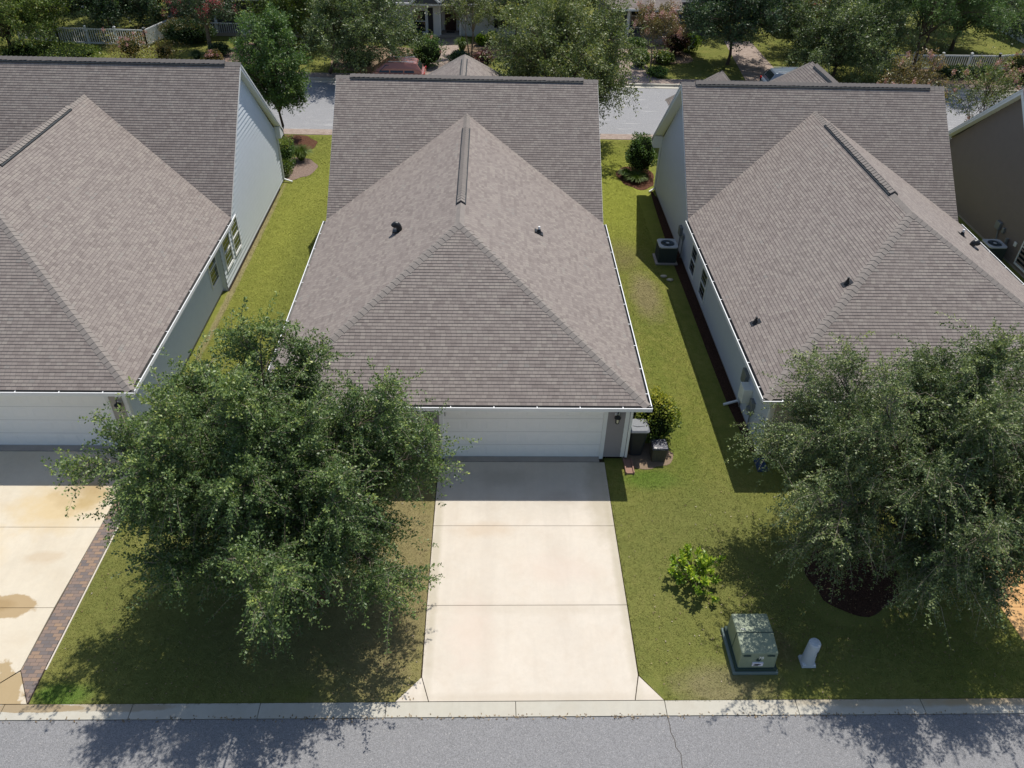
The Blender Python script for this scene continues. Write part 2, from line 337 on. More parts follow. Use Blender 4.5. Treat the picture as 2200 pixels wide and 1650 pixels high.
def courses(mb, poly, org, u, v, expo, lift, base=.004, mi=0):
    """overlapping courses (shingles, lap siding) laid over a convex planar polygon"""
    org = Vector(org); u = Vector(u).normalized(); v = Vector(v).normalized(); n = u.cross(v)
    P = [((Vector(p) - org).dot(u), (Vector(p) - org).dot(v)) for p in poly]
    k0 = math.floor(min(p[1] for p in P) / expo); k1 = math.ceil(max(p[1] for p in P) / expo)
    for k in range(k0, k1):
        q = clip(P, k * expo, (k + 1) * expo)
        if len(q) < 3: continue
        w = lambda a, o: org + u * a[0] + v * a[1] + n * o
        mb.face([w(a, base + lift * (1 - (a[1] / expo - k))) for a in q], [(a[0], min(max(a[1], (k + .02) * expo), (k + .98) * expo)) for a in q], mi)
        lo = [a for a in q if abs(a[1] - k * expo) < 1e-6]
        if len(lo) >= 2:
            a = min(lo); b = max(lo)
            mb.face([w(a, base - .001), w(b, base - .001), w(b, base + lift), w(a, base + lift)], [(a[0], (k + .5) * expo)] * 4, mi)
def roof_plane(mb, poly, down):
    """poly: 3-D convex polygon; down: horizontal downhill direction"""
    p = [Vector(q) for q in poly]; n = (p[1] - p[0]).cross(p[2] - p[0]).normalized()
    if n.z < 0: n = -n; p = p[::-1]
    d = Vector(down); v = (-d - n * (-d).dot(n)).normalized(); u = v.cross(n)
    org = min(p, key=lambda q: q.dot(v)); org = Vector(org)
    courses(mb, p, org, u, v, EXPO, .013)
    mb.face([q - Vector((0, 0, .03)) for q in p][::-1])
def caps(mb, a, b, n1, n2, w=.16, expo=.2, lift=.0, mi=0):
    """cap shingles along a hip or ridge from a (low) to b (high); n1, n2 roof-plane normals each side"""
    a = Vector(a); b = Vector(b); d = b - a; ln = d.length; d.normalize(); nn = (Vector(n1).normalized() + Vector(n2).normalized()).normalized()
    ws = []
    for n in (n1, n2):
        n = Vector(n).normalized(); q = d.cross(n).normalized()
        if q.dot(nn) > 0: q = -q
        ws.append(q)
    k = max(1, int(ln / expo)); ex = ln / k
    for i in range(k):
        p0 = a + d * (i * ex); p1 = a + d * ((i + 1) * ex + .03)
        wj = w * random.uniform(.94, 1.06)
        def ring(p, h):
            h *= .6 if not lift else 1
            return [p + ws[0] * wj + nn * h, p + ws[0] * wj * .35 + nn * (h + .012), p + nn * (h + .018), p + ws[1] * wj * .35 + nn * (h + .012), p + ws[1] * wj + nn * h]
        hi = ring(p0, .04 + lift); lo = ring(p1, .015 + lift); bs = ring(p0, .0 + lift)
        mb.add(hi + lo, [[j, j + 1, j + 6, j + 5] for j in range(4)], None, mi)
        mb.add(hi + bs, [[j, j + 5, j + 6, j + 1] for j in range(4)], None, mi)
def gutter(parent, a, b, out, ends=True, hang=1.25, phase=.6):
    """open white channel from a to b at the roof edge; out = outward horizontal unit"""
    a = Vector(a); b = Vector(b); o = Vector(out); d = (b - a).normalized(); W = .12; H = .11
    mb = MB(); z = Vector((0, 0, 1))
    def slab(off0, off1, z0, z1, mi=0):
        p = [a + o * off0 + z * z0, a + o * off1 + z * z0, a + o * off1 + z * z1, a + o * off0 + z * z1]
        mb.prism(p, b - a, mi)
    slab(.0, .008, -H, .0, 1); slab(.008, W - .012, -H, -H + .02, 1); slab(W - .012, W, -H, .012, 0); slab(W - .03, W - .012, 0.0, .012, 0)
    for e in (a, b): mb.prism([e + z * -H, e + o * W + z * -H, e + o * W, e], d * .006 * (1 if e == a else -1), 0)
    g = mb.build('gutter', ['white', 'gut_in'], parent)
    t = phase
    while t < (b - a).length:
        h = MB(); p = a + d * t + z * -.006; h.bar(p + o * .002, p + o * (W - .012), .028, .012); h.build('hanger', 'white', g); t += hang
    return g
def downspout(parent, x, y, z1, z0=.12, elbow=None, w=.075, name='downspout', mat='white'):
    mb = MB(); mb.box(x - w / 2, x + w / 2, y - w * .4, y + w * .4, z0, z1)
    if elbow: mb.bar((x, y, z0 + .04), (x + elbow[0], y + elbow[1], z0 - .05), w, w * .8)
    return mb.build(name, mat, parent, bevel=.008)
def window(parent, pos, nrm, w, h, glass='glass', sash=True, name='window'):
    """pos = centre on the wall plane; nrm = outward unit (horizontal)"""
    n = Vector(nrm); u = Vector((0, 0, 1)).cross(n).normalized(); z = Vector((0, 0, 1)); p = Vector(pos) + n * .02
    f = MB(); t = .065
    def bx(mb, u0, u1, z0, z1, d0, d1, mi=0):
        mb.prism([p + u * u0 + z * z0 + n * d0, p + u * u1 + z * z0 + n * d0, p + u * u1 + z * z1 + n * d0, p + u * u0 + z * z1 + n * d0], n * (d1 - d0), mi)
    bx(f, -w / 2, w / 2, -h / 2, -h / 2 + t, 0, .04); bx(f, -w / 2, w / 2, h / 2 - t, h / 2, 0, .04)
    bx(f, -w / 2, -w / 2 + t, -h / 2 + t, h / 2 - t, 0, .04); bx(f, w / 2 - t, w / 2, -h / 2 + t, h / 2 - t, 0, .04)
    if sash: bx(f, -w / 2 + t, w / 2 - t, -.025, .025, .001, .034)
    bx(f, -w / 2, w / 2, -h / 2 - .02, -h / 2, 0, .045)
    fr = f.build(name, 'white', parent)
    g = MB(); bx(g, -w / 2 + t, w / 2 - t, -h / 2 + t, h / 2 - t, .002, .012); g.build('pane', glass, fr)
    return fr
def lantern(parent, x, y, z, n=(0, -1)):
    a = MB(); a.tube([(x, y - .01, z + .26), (x, y - .08, z + .3), (x, y - .15, z + .26), (x, y - .15, z + .18)], .016, 8)
    a.lathe(x, y - .15, [(.012, z + .2), (.03, z + .17), (.105, z + .1), (.11, z + .085), (.07, z + .08)], 8)
    a.lathe(x, y - .15, [(.055, z - .12), (.06, z - .1), (.03, z - .098)], 8)
    for i in range(4):
        t = math.pi / 4 + i * math.pi / 2; a.bar((x + .07 * math.cos(t), y - .15 + .07 * math.sin(t), z + .08), (x + .055 * math.cos(t), y - .15 + .055 * math.sin(t), z - .11), .016, .016)
    o = a.build('wall_lantern', 'dark', parent)
    b = MB(); b.box(x - .075, x + .075, y - .02, y + .02, z + .05, z + .36); b.build('lantern_mount', 'white', o)
    g = MB(); g.lathe(x, y - .15, [(.042, z - .1), (.055, z + .078)], 10); g.build('lantern_glass', 'lglass', o)
    return o
def copy_tree(o, parent=None):
    c = o.copy(); C.objects.link(c)
    if parent is not None: c.parent = parent
    for ch in list(o.children): copy_tree(ch, c)
    return c

# ------------------------------------------------------------------ houses
ZE = 2.65
def house(label, xl, xr, yf, ye, yr, zr, yb, sw, side, front, wall_l, wall_r, wall_f, dx, sides=('L', 'R'), vents=True, rear=None, door_to=None, back_wall=.35, jog=None):
    H = thing('house', label, 'house', ((xl + xr) / 2, yf, 0)); V = Vector
    xc = (xl + xr) / 2; w = (xr - xl) / 2; zw = ZE + w * sw; ya = yf + w; sm = (zr - ZE) / (yr - ye); yj = ye + (zw - ZE) / sm; sb = (zr - ZE) / (yb - yr)
    A, B = (xl, yf, ZE), (xr, yf, ZE); AP = (xc, ya, zw); J = (xc, yj, zw); EL, ER = (xl, ye, ZE), (xr, ye, ZE)
    RL, RC, RR = (xl, yr, zr), (xc, yr, zr), (xr, yr, zr); BL, BR = (xl, yb, ZE), (xr, yb, ZE)
    rf = MB()
    roof_plane(rf, [A, B, AP], (0, -1, 0)); roof_plane(rf, [A, AP, J, EL], (-1, 0, 0)); roof_plane(rf, [B, ER, J, AP], (1, 0, 0))
    roof_plane(rf, [EL, J, RC, RL], (0, -1, 0)); roof_plane(rf, [ER, RR, RC, J], (0, -1, 0)); roof_plane(rf, [BL, BR, RR, RL], (0, 1, 0))
    nf, nl_, nr_ = (0, -sw, 1), (-sw, 0, 1), (sw, 0, 1); mf, mbk = (0, -sm, 1), (0, sb, 1)
    if rear:
        for (rx, ry, rz, rw, rs, ryj) in rear:
            ze = rz - rw * rs; a2 = (rx, ry, rz); j2 = (rx, ryj, rz)
            e = [(rx - rw, ry + rw, ze), (rx + rw, ry + rw, ze)]; yj2 = yr + (zr - ze) / sb
            roof_plane(rf, [e[0], e[1], a2], (0, 1, 0)); roof_plane(rf, [e[0], a2, j2, (rx - rw, yj2, ze)], (-1, 0, 0)); roof_plane(rf, [e[1], (rx + rw, yj2, ze), j2, a2], (1, 0, 0))
    roof = rf.build('roof', 'shingle', H)
    c = MB(); caps(c, A, AP, nf, nl_); c.build('hip_cap', 'cap', roof)
    c = MB(); caps(c, B, AP, nf, nr_); c.build('hip_cap', 'cap', roof)
    # wing ridge: plain caps with a raised vent over the middle
    v0, v1 = V(AP) + V((0, 1.5, 0)), V(J) - V((0, 1.6, 0))
    c = MB(); caps(c, v0, AP, nl_, nr_); c.build('ridge_cap', 'cap', roof); c = MB(); caps(c, v1, J, nl_, nr_); c.build('ridge_cap', 'cap', roof)
    def vent(a, b, n1, n2):
        vm = MB(); a = V(a); b = V(b); d = (b - a).normalized()
        n1 = V(n1).normalized(); n2 = V(n2).normalized(); nn = (n1 + n2).normalized(); q1 = d.cross(n1); q1 = q1 if q1.dot(nn) < 0 else -q1; q2 = d.cross(n2); q2 = q2 if q2.dot(nn) < 0 else -q2
        prof = [q1 * .165 + n1 * .0, q1 * .165 + n1 * .055, nn * .06, q2 * .165 + n2 * .055, q2 * .165 + n2 * .0, nn * -.01]
        vm.prism([a + p for p in prof], b - a); o = vm.build('ridge_vent', 'vent', roof)
        cc = MB(); caps(cc, a, b, n1, n2, .15, .2, .06); cc.build('vent_cap', 'cap', o)
    vent(v0, v1, nl_, nr_)
    e0, e1 = V(RL) + V((.62, 0, 0)), V(RR) - V((.62, 0, 0))
    c = MB(); caps(c, e0, RL, mf, mbk); c.build('ridge_cap', 'cap', roof); c = MB(); caps(c, e1, RR, mf, mbk); c.build('ridge_cap', 'cap', roof)
    vent(e1, e0, mf, mbk)
    if rear:
        for (rx, ry, rz, rw, rs, ryj) in rear:
            ze = rz - rw * rs
            for s in (-1, 1):
                c = MB(); caps(c, (rx + s * rw, ry + rw, ze), (rx, ry, rz), (0, rs, 1), (s * rs, 0, 1)); c.build('hip_cap', 'cap', roof)
            if rz > 5: vent((rx, ry - .6, rz), (rx, ryj + .3, rz), (-rs, 0, 1), (rs, 0, 1))
    # walls ---------------------------------------------------------------
    X0, X1, Y0 = xl + wall_l, xr - wall_r, wall_f; ZT = ZE - .13; Y1 = yb - back_wall
    dl, dr = dx - 2.44, dx + 2.44
    core = MB()
    core.box(X0 + .02, X1 - .02, ye - .1, Y1 - .02, 0, ZT)
    JY, JD = jog if jog else (ye + .25, 0)
    core.box(X0 + .02, X1 - .02 - JD, Y0 + 1.3, JY, 0, ZT); core.box(X0 + .02, X1 - .02, JY + .02, ye - .05, 0, ZT) if JY < ye - .1 else None; fx0 = door_to[0] if door_to else X0; fx1 = door_to[1] if door_to else X1
    core.box(fx0 + .02, fx1 - .02 - JD, Y0 + .12, Y0 + 1.3, 0, ZT)
    gy0, gy1 = ye + .3, yb - .3
    core.prism([(X0 + .02, gy0, ZT), (X0 + .02, yr, zr - .16), (X0 + .02, gy1, ZT)], (X1 - X0 - .04, 0, 0))
    if rear:
        for (rx, ry, rz, rw, rs, ryj) in rear:
            ze = rz - rw * rs
            if ze < 3.2: core.box(rx - rw + .35, rx + rw - .35, Y1 - .05, ry + rw - .4, 0, ze - .1)
    core.build('wall_core', 'found', H)
    for s in sides:
        x = X0 if s == 'L' else X1; n = -1 if s == 'L' else 1
        wb = MB(); u = (0, -n * -1, 0); u = (0, 1, 0) if n > 0 else (0, -1, 0)
        xj = x - n * JD; jy = JY if n > 0 or not jog else ye + .25
        courses(wb, [(xj, Y0, .12), (xj, jy, .12), (xj, jy, ZT), (xj, Y0, ZT)], (x - n * JD, 0, .12), u, (0, 0, 1), .2, .03)
        zt = lambda y: ZE - .16 + min((y - ye) * sm, (yb - y) * sb)
        if JD: wb.box(min(x, xj), max(x, xj), jy - .012, jy + .01, 0, ZT); courses(wb, [(x, jy, .12), (x, ye + .25, .12), (x, ye + .25, ZT), (x, jy, ZT)], (x, 0, .12), u, (0, 0, 1), .2, .03)
        courses(wb, [(x, ye + .25, .12), (x, Y1, .12), (x, Y1, max(ZT, .1)), (x, yb - .3, ZT + .02), (x, yr, zr - .17), (x, ye + .25, ZT)], (x, 0, .12), u, (0, 0, 1), .2, .03)
        wb.build('side_wall', side, H)
        fb = MB(); fb.box(x - .012 if n > 0 else x - .004, x + .004 if n > 0 else x + .012, jy, Y1, 0, .12); fb.box(xj - .012 if n > 0 else xj - .004, xj + .004 if n > 0 else xj + .012, Y0, jy, 0, .12); fb.build('foundation', 'found', H)
    wb = MB()
    for (a, b) in ((fx0, dl - .12), (dr + .12, fx1)):
        if b - a > .05: b = b - (JD if b == fx1 else 0)
        if b - a > .05: courses(wb, [(a, Y0, .1), (b, Y0, .1), (b, Y0, ZT), (a, Y0, ZT)], (0, Y0, .1), (1, 0, 0), (0, 0, 1), .2, .03)
    if door_to: # recessed entry
        a, b, y = (X0, fx0, Y0 + 1.28)
        courses(wb, [(a, y, .1), (b, y, .1), (b, y, ZT), (a, y, ZT)], (0, y, .1), (1, 0, 0), (0, 0, 1), .2, .03)
        wb.box(fx0 + .006, fx0 + .014, Y0 + .02, Y0 + 1.28, .1, ZT)
    wb.box(dl - .12, dr + .12, Y0 - .01, Y0 + .015, 2.24, ZT); wb.build('front_wall', front, H)
    # trims
    for cx in ([fx0, fx1] if not door_to else [fx0, fx1]):
        s = 1 if cx > dx else -1; cx = cx - (JD if s > 0 else 0); t = MB()
        t.box(cx - (.1 if s > 0 else .02), cx + (.02 if s > 0 else .1), Y0 - .035, Y0 - .015, .1, ZT)
        t.box(cx + (.0 if s > 0 else -.035), cx + (.035 if s > 0 else 0), Y0 - .015, Y0 + .1, .1, ZT); t.build('corner_trim', 'white', H)
    t = MB()
    for a, b in ((dl - .12, dl), (dr, dr + .12)): t.box(a, b, Y0 - .03, Y0 + .06, 0.0, 2.25)
    t.box(dl - .12, dr + .12, Y0 - .032, Y0 + .058, 2.14, 2.26); t.build('door_trim', 'white', H)
    g = MB(); yy = Y0 + .05; ph = 2.13 / 4; pw = 4.88 / 8
    g.box(dl, dr, yy, yy + .04, 0.01, 2.14)
    for r in range(4):
        for q in range(8):
            a0, a1, b0, b1 = dl + q * pw + .09, dl + (q + 1) * pw - .09, r * ph + .11, (r + 1) * ph - .09
            g.add([(a0, yy, b0), (a1, yy, b0), (a1, yy, b1), (a0, yy, b1), (a0 + .035, yy - .009, b0 + .035), (a1 - .035, yy - .009, b0 + .035), (a1 - .035, yy - .009, b1 - .035), (a0 + .035, yy - .009, b1 - .035)], [[4, 5, 6, 7], [0, 1, 5, 4], [1, 2, 6, 5], [2, 3, 7, 6], [3, 0, 4, 7]])
        if r: g.box(dl, dr, yy - .004, yy, r * ph - .004, r * ph + .004, 1)
    g.box(dl, dr, yy - .015, yy, .01, .04, 1)
    gd = g.build('garage_door', ['door', 'seam_grey'], H)
    hd = MB(); hd.tube([(dl + .06, yy - .03, 1.7), (dl + .06, yy - .03, 1.84)], .012, 6); hd.build('handle', 'dark', gd)
    # fascia and soffit
    f = MB()
    for (x0, x1, y0, y1) in ((xl + .02, xr - .02, yf + .002, yf + .02), (xl + .002, xl + .02, yf + .02, ye), (xr - .02, xr - .002, yf + .02, ye)):
        f.box(x0, x1, y0, y1, ZE - .16, ZE - .035)
    fs_ = f.build('fascia', 'white', H)
    f = MB(); f.box(xl + .03, xr - .03, yf + .03, Y0 + .02, ZE - .135, ZE - .12); f.box(xl + .03, X0 + .03, Y0 + .02, ye, ZE - .135, ZE - .12); f.box(X1 - .03, xr - .03, Y0 + .02, ye, ZE - .135, ZE - .12)
    if door_to: f.box(X0 + .03, fx0 + .03, Y0 + .02, Y0 + 1.35, ZE - .134, ZE - .121)
    f.build('soffit', 'white', H)
    # rakes on the gable ends
    for s, x, xw in (('L', xl, X0), ('R', xr, X1)):
        r = MB(); a = x + (.012 if s == 'L' else -.012); lo, hi = min(a, xw), max(a, xw); tt = .16
        r.prism([(lo, ye + .05, ZE - .03), (lo, yr, zr - .075), (lo, yr, zr - .075 - tt * 1.2), (lo, ye + .05, ZE - .03 - tt)], (hi - lo, 0, 0))
        r.prism([(lo, yb, ZE - .03), (lo, yr, zr - .075), (lo, yr, zr - .075 - tt * 1.2), (lo, yb, ZE - .03 - tt)], (hi - lo, 0, 0))
        e = .012 if s == 'R' else -.012 # drip edge
        r.prism([(x, ye, ZE - .02), (x, yr, zr - .01), (x, yr, zr - .1), (x, ye, ZE - .12)], (e, 0, 0)); r.prism([(x, yb, ZE - .02), (x, yr, zr - .01), (x, yr, zr - .1), (x, yb, ZE - .12)], (e, 0, 0))
        # boxed return at the back eave
        r.prism([(lo, yb - .02, ZE - .03), (lo, yb - .02, ZE - .3), (lo, yb - .6, ZE - .3), (lo, yb - .6, ZE + .3)], (hi - lo, 0, 0))
        r.build('rake_board', 'white', H)
    gutter(H, (xl - .12, yf, ZE - .012), (xr + .12, yf, ZE - .012), (0, -1, 0))
    if 'R' in sides: gutter(H, (xr, yf + .004, ZE - .014), (xr, ye - .1, ZE - .014), (1, 0, 0))
    gutter(H, (xl, yf + .004, ZE - .014), (xl, ye - .1, ZE - .014), (-1, 0, 0)) if 'L' in sides else None
    return H, roof

HC, RC_ = house('middle house of the row, taupe siding beside its white garage door, cream driveway in front', -7.64, 3.58, -.62, 11.15, 16.65, 6.68, 22.1, .53, 'sid_front', 'sid_front', .4, .38, 0, 0,
    rear=[(-2.35, 23.8, 5.7, 3.8, .8, 18.2)], door_to=(-3.13, 3.2))
HL, RL_ = house('pale blue-grey sided house at the left with a driveway edged in pavers', -24.0, -11.48, -.03, 11.2, 16.15, 7.28, 21.3, .57, 'sid_blue', 'sid_beige', .3, .29, .45, -15.04,
    sides=('R',), jog=(9.95, .2))
HR, RR_ = house('grey sided house right of the middle one, behind the large right-hand front tree', 7.16, 18.58, -.25, 11.6, 16.25, 6.78, 20.85, .58, 'sid_right', 'sid_beige', .44, .4, .18, 15.1,
    rear=[(15.1, 22.6, 6.0, 3.2, 1.0, 17.4), (11.35, 25.1, 4.75, 2.3, 1.0, 19.4)])
HB, RB_ = house('brown sided house cut off by the right edge of the photo', 22.2, 34.0, .6, 12.2, 16.4, 6.75, 21.5, .58, 'sid_brown', 'sid_brown', .35, .4, 1.0, 28,
    sides=('L',))

def hood_vent(parent, x, y, z, dirx, s=1.0):
    """dark gooseneck roof vent; dirx = downhill x direction"""
    m = MB(); r = .13 * s
    m.box(x - .2 * s, x + .2 * s, y - .19 * s, y + .19 * s, z - .03, z + .012)
    k = 10; prof = []
    for i in range(k + 1):
        t = math.pi * i / k; prof.append((x + dirx * (r - r * math.cos(t)) * 1.05 - dirx * .08, z + .05 + .24 * s * math.sin(t)))
    pts = [(p[0], y, p[1]) for p in prof]
    m.tube([(pts[0][0], y, z - .05)] + pts[:-2], [r * .9] + [r] * (k - 1), 12)
    m.build('roof_vent', 'dark', parent, smooth=False)
def pipe_vent(parent, x, y, z, dirx, white=True):
    m = MB(); m.prism([(x - .15, y - .13, z - .15 * .55 * dirx * -1 + .02), (x + .15, y - .13, z + .15 * .55 * dirx * -1 + .02), (x + .15, y + .13, z + .15 * .55 * dirx * -1 + .02), (x - .15, y + .13, z - .15 * .55 * dirx * -1 + .02)], (0, 0, .012))
    m.lathe(x, y, [(.1, z), (.06, z + .1), (.055, z + .14)], 12); o = m.build('vent_boot', 'dark', parent)
    p = MB(); p.lathe(x, y, [(.038, z + .1), (.038, z + .24)], 12); p.build('vent_pipe', 'white' if white else 'dark', o)
hood_vent(RC_, -4.26, 6.65, 4.5, -1, .78)
pipe_vent(RC_, .7, 7.2, 4.2, 1)
pipe_vent(RR_, 10.34, 3.34, 4.49, -1, False); pipe_vent(RR_, 7.72, 3.35, 2.97, -1, False)
pipe_vent(RR_, 16.8, 8.4, 3.7, 1); hood_vent(RR_, 16.7, 7.35, 3.72, 1, .8)

# details of the middle house
lantern(HC, 2.84, 0, 1.72); lantern(HC, -2.85, 0, 1.72)
downspout(HC, 3.28, -.04, ZE - .14, .1)
m_ = MB(); m_.bar((3.27, -.04, ZE - .14), (3.27, -.62, ZE - .13), .07, .06); m_.build('downspout_elbow', 'white', HC)
downspout(HC, -3.25, -.04, ZE - .14, .1)
d = MB(); d.box(-6.3, -5.35, 1.22, 1.26, .1, 2.15); d.build('front_door', 'dark', HC)
window(HC, (-4.3, 1.28, 1.4), (0, -1, 0), .9, 1.5)
# threshold strips in front of garage doors
# details of the left house: three side windows
window(HL, (-11.97, 9.3, 1.45), (1, 0, 0), 1.0, 1.42, 'green_reflect_glass')
for y in (10.75, 12.05): window(HL, (-11.77, y, 1.45), (1, 0, 0), 1.0, 1.42, 'green_reflect_glass')
lantern(HL, -12.2, .45, 1.75)
downspout(HL, -11.71, 20.85, ZE - .1, .12, (.45, -.12)); downspout(HL, -11.9, 9.99, ZE - .1, .12)
# details of the right house
for y in (11.1, 9.15): window(HR, (7.6, y, 1.0), (-1, 0, 0), .95, 1.3)
downspout(HR, 7.55, .1, ZE - .14, .12); downspout(HR, 7.54, 2.75, ZE - .14, .12, (-.5, -.1)); downspout(HR, 7.53, 20.3, ZE - .14, .12, (-.3, -.2))
def boxes(parent, nm, spec, mat, x, s):
    for (y0, y1, z0, z1, dep) in spec:
        q = MB(); q.box(x - dep if s < 0 else x, x if s < 0 else x + dep, y0, y1, z0, z1); q.build(nm, mat, parent, bevel=.012)
MAT['meter'] = simple('meter_grey', (.19, .2, .2), .5, .4); MAT['box_white'] = simple('utility_white', (.78, .78, .74), .5, .4)
boxes(HR, 'utility_box', [(1.78, 2.24, .82, 1.38, .3)], 'box_white', 7.58, -1)
boxes(HR, 'meter_box', [(2.35, 2.75, 1.1, 1.6, .14), (1.3, 1.6, .75, 1.2, .12)], 'meter', 7.58, -1)
boxes(HR, 'disconnect_box', [(13.6, 13.95, .85, 1.25, .13), (13.1, 13.3, .9, 1.15, .1)], 'meter', 7.58, -1)
q = MB(); q.lathe(7.44, 1.45, [(.09, .82), (.09, .95)], 14); q.tube([(7.53, 1.45, .75), (7.53, 1.4, .1)], .025, 8); q.tube([(7.54, 2.5, 1.1), (7.54, 2.5, .1)], .025, 8); q.tube([(7.54, 13.75, .9), (7.5, 13.6, .1)], .025, 8); q.tube([(7.54, 13.2, .9), (7.5, 13.0, .1)], .02, 8); q.build('conduit', 'meter', HR)
# brown house details
window(HB, (22.56, 12.0, 1.1), (-1, 0, 0), 1.25, 1.7)
boxes(HB, 'meter_box', [(14.4, 14.75, .95, 1.3, .14), (14.05, 14.2, .95, 1.2, .1)], 'meter', 22.53, -1)
boxes(HB, 'outlet_cover', [(12.95, 13.12, .85, 1.05, .06)], 'box_white', 22.53, -1)
q = MB(); q.tube([(22.48, 14.5, .95), (22.45, 14.2, .1)], .03, 8); q.tube([(22.48, 13.6, .8), (22.45, 13.4, .1)], .03, 8); q.lathe(22.44, 13.6, [(.07, .75), (.07, .95)], 10); q.build('conduit', 'meter', HB)

# ------------------------------------------------------------------ ground
g = MB(); g.box(-400, 400, -300, 600, -.6, -.03); struct('ground', g, 'soil')
def sheet(name, polys, mat, z, th=.03):
    g = MB()
    for p in polys: g.prism([(x, y, z - th) for x, y in p], (0, 0, th))
    return struct(name, g, mat)
G = .018
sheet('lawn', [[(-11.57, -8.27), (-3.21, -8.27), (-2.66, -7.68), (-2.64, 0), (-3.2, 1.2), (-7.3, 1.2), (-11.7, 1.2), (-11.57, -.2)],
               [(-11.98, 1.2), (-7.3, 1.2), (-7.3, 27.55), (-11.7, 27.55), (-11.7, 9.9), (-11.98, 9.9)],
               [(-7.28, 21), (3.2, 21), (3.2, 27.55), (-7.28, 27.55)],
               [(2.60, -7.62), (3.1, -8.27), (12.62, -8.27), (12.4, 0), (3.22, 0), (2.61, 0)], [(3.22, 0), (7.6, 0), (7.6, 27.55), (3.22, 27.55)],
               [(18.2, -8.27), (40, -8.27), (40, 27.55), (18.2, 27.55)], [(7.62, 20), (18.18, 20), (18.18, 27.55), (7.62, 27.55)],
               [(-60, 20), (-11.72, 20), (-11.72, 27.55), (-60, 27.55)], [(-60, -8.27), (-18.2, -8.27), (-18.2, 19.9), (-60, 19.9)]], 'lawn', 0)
sheet('far_lawn', [[(-80, 38.9), (80, 38.9), (80, 120), (-80, 120)]], 'lawn_far', -.004)
# middle driveway slabs
DZ = .012
sheet('driveway', [[(-2.62, -7.64), (-2.42, -8.27), (2.40, -8.27), (2.565, -7.62), (2.575, -5.6), (-2.63, -5.6)], [(-2.63, -5.585), (2.575, -5.585), (2.58, -2.86), (-2.62, -2.86)],
                   [(-2.62, -2.845), (2.58, -2.845), (2.6, -.2), (-2.6, -.2)], [(-3.19, -8.27), (-2.44, -8.27), (-2.635, -7.66)], [(2.42, -8.27), (3.08, -8.27), (2.585, -7.65)]], 'drive', DZ, .06)
sheet('garage_floor', [[(-2.44, -.18), (2.44, -.18), (2.44, .08), (-2.44, .08)], [(-17.48, .24), (-12.6, .24), (-12.6, .52), (-17.48, .52)]], 'found', .03, .08)
sheet('driveway', [[(-18, -5.64), (-12.13, -5.64), (-12.15, -7.4), (-13.0, -8.27), (-18, -8.27)], [(-18, -5.625), (-12.13, -5.625), (-12.02, -2.92), (-18, -2.92)], [(-18, -2.905), (-12.02, -2.905), (-11.98, .22), (-18, .22)],
                   [(-12.14, -7.44), (-12.98, -8.27), (-11.62, -8.27)]], 'drive_left', DZ, .06)
sheet('paver_border', [[(-12.13, -7.42), (-11.6, -8.26), (-11.6, -7.5), (-11.55, -2.9), (-11.5, -.2), (-11.5, .4), (-11.97, .4), (-12.005, -2.9)]], 'paver', DZ + .004, .06)
sheet('driveway', [[(12.66, -8.27), (18, -8.27), (18, -5.7), (12.5, -5.7)], [(12.5, -5.685), (18, -5.685), (18, -2.9), (12.45, -2.9)], [(12.45, -2.885), (18, -2.885), (18, .1), (12.42, .1)]], 'drive_orange', DZ, .06)
# thin concrete edge beside the pavers
sheet('edge_strip', [[(-11.575, -7.4), (-11.54, -7.4), (-11.47, -.3), (-11.51, -.3)]], 'drive', .02, .04)
xs = [-60, -20, -15.5, -12.1, -9.2, -6.3, -3.4, -.4, 3.1, 6.2, 9.2, 12.2, 15.2, 18, 22, 60]
sheet('curb', [[(a + .008, -8.655), (b - .008, -8.655), (b - .008, -8.285), (a + .008, -8.285)] for a, b in zip(xs, xs[1:])], 'curb', .004, .06)
g = MB(); g.box(-200, 200, -60, -8.67, -.04, -.012); struct('road', g, 'asphalt')
# crack in the road
g = MB(); pts = [(3.1, -8.67), (3.12, -8.9), (3.11, -9.05), (3.17, -9.24), (3.16, -9.4), (3.25, -9.56), (3.22, -9.75), (3.23, -9.95), (3.15, -10.3), (3.2, -11)]
for (x0, y0), (x1, y1) in zip(pts, pts[1:]): g.face([(x0 - .007, y0, -.008), (x0 + .007, y0, -.008), (x1 + .006, y1, -.008), (x1 - .006, y1, -.008)][::-1])
struct('road_crack', g, 'soil')
# back street
sheet('pavement', [[(-80, 27.62), (80, 27.62), (80, 28.5), (-80, 28.5)]], 'brick_walk', .0, .05)
g = MB(); g.box(-80, 80, 28.52, 37.4, -.06, -.02); struct('street', g, 'street')
g = MB(); g.box(-80, 80, 37.42, 37.85, -.06, -.006); g.box(-80, 80, 37.86, 38.05, -.05, .12); struct('kerb', g, 'curb')
sheet('pavement', [[(-80, 38.07), (80, 38.07), (80, 39.5), (-80, 39.5)], [(-5.6, 39.52), (-3.4, 39.52), (-3.5, 49.3), (-5.1, 49.3)], [(8.2, 39.52), (10.9, 39.52), (10.3, 47.5), (8.8, 47.5)], [(17.3, 39.52), (20.2, 39.52), (20.4, 50), (18.2, 50)]], 'brick_walk', .012, .05)
def disc(name, cx, cy, rx, ry, mat, z, seed=0, kind=True):
    rnd = random.Random(seed); n = 40; ph = rnd.uniform(0, 6)
    p = []
    for i in range(n):
        t = 2 * math.pi * i / n; k = 1 + .07 * math.sin(3 * t + ph) + .04 * math.sin(7 * t) + rnd.uniform(-.02, .02); p.append((cx + rx * k * math.cos(t), cy + ry * k * math.sin(t)))
    g = MB(); g.prism([(x, y, z - .03) for x, y in p], (0, 0, .03)); return struct(name, g, mat)
disc('mulch_bed', 8.85, -4.8, 1.25, 1.1, 'mulch_dark', .012, 1)
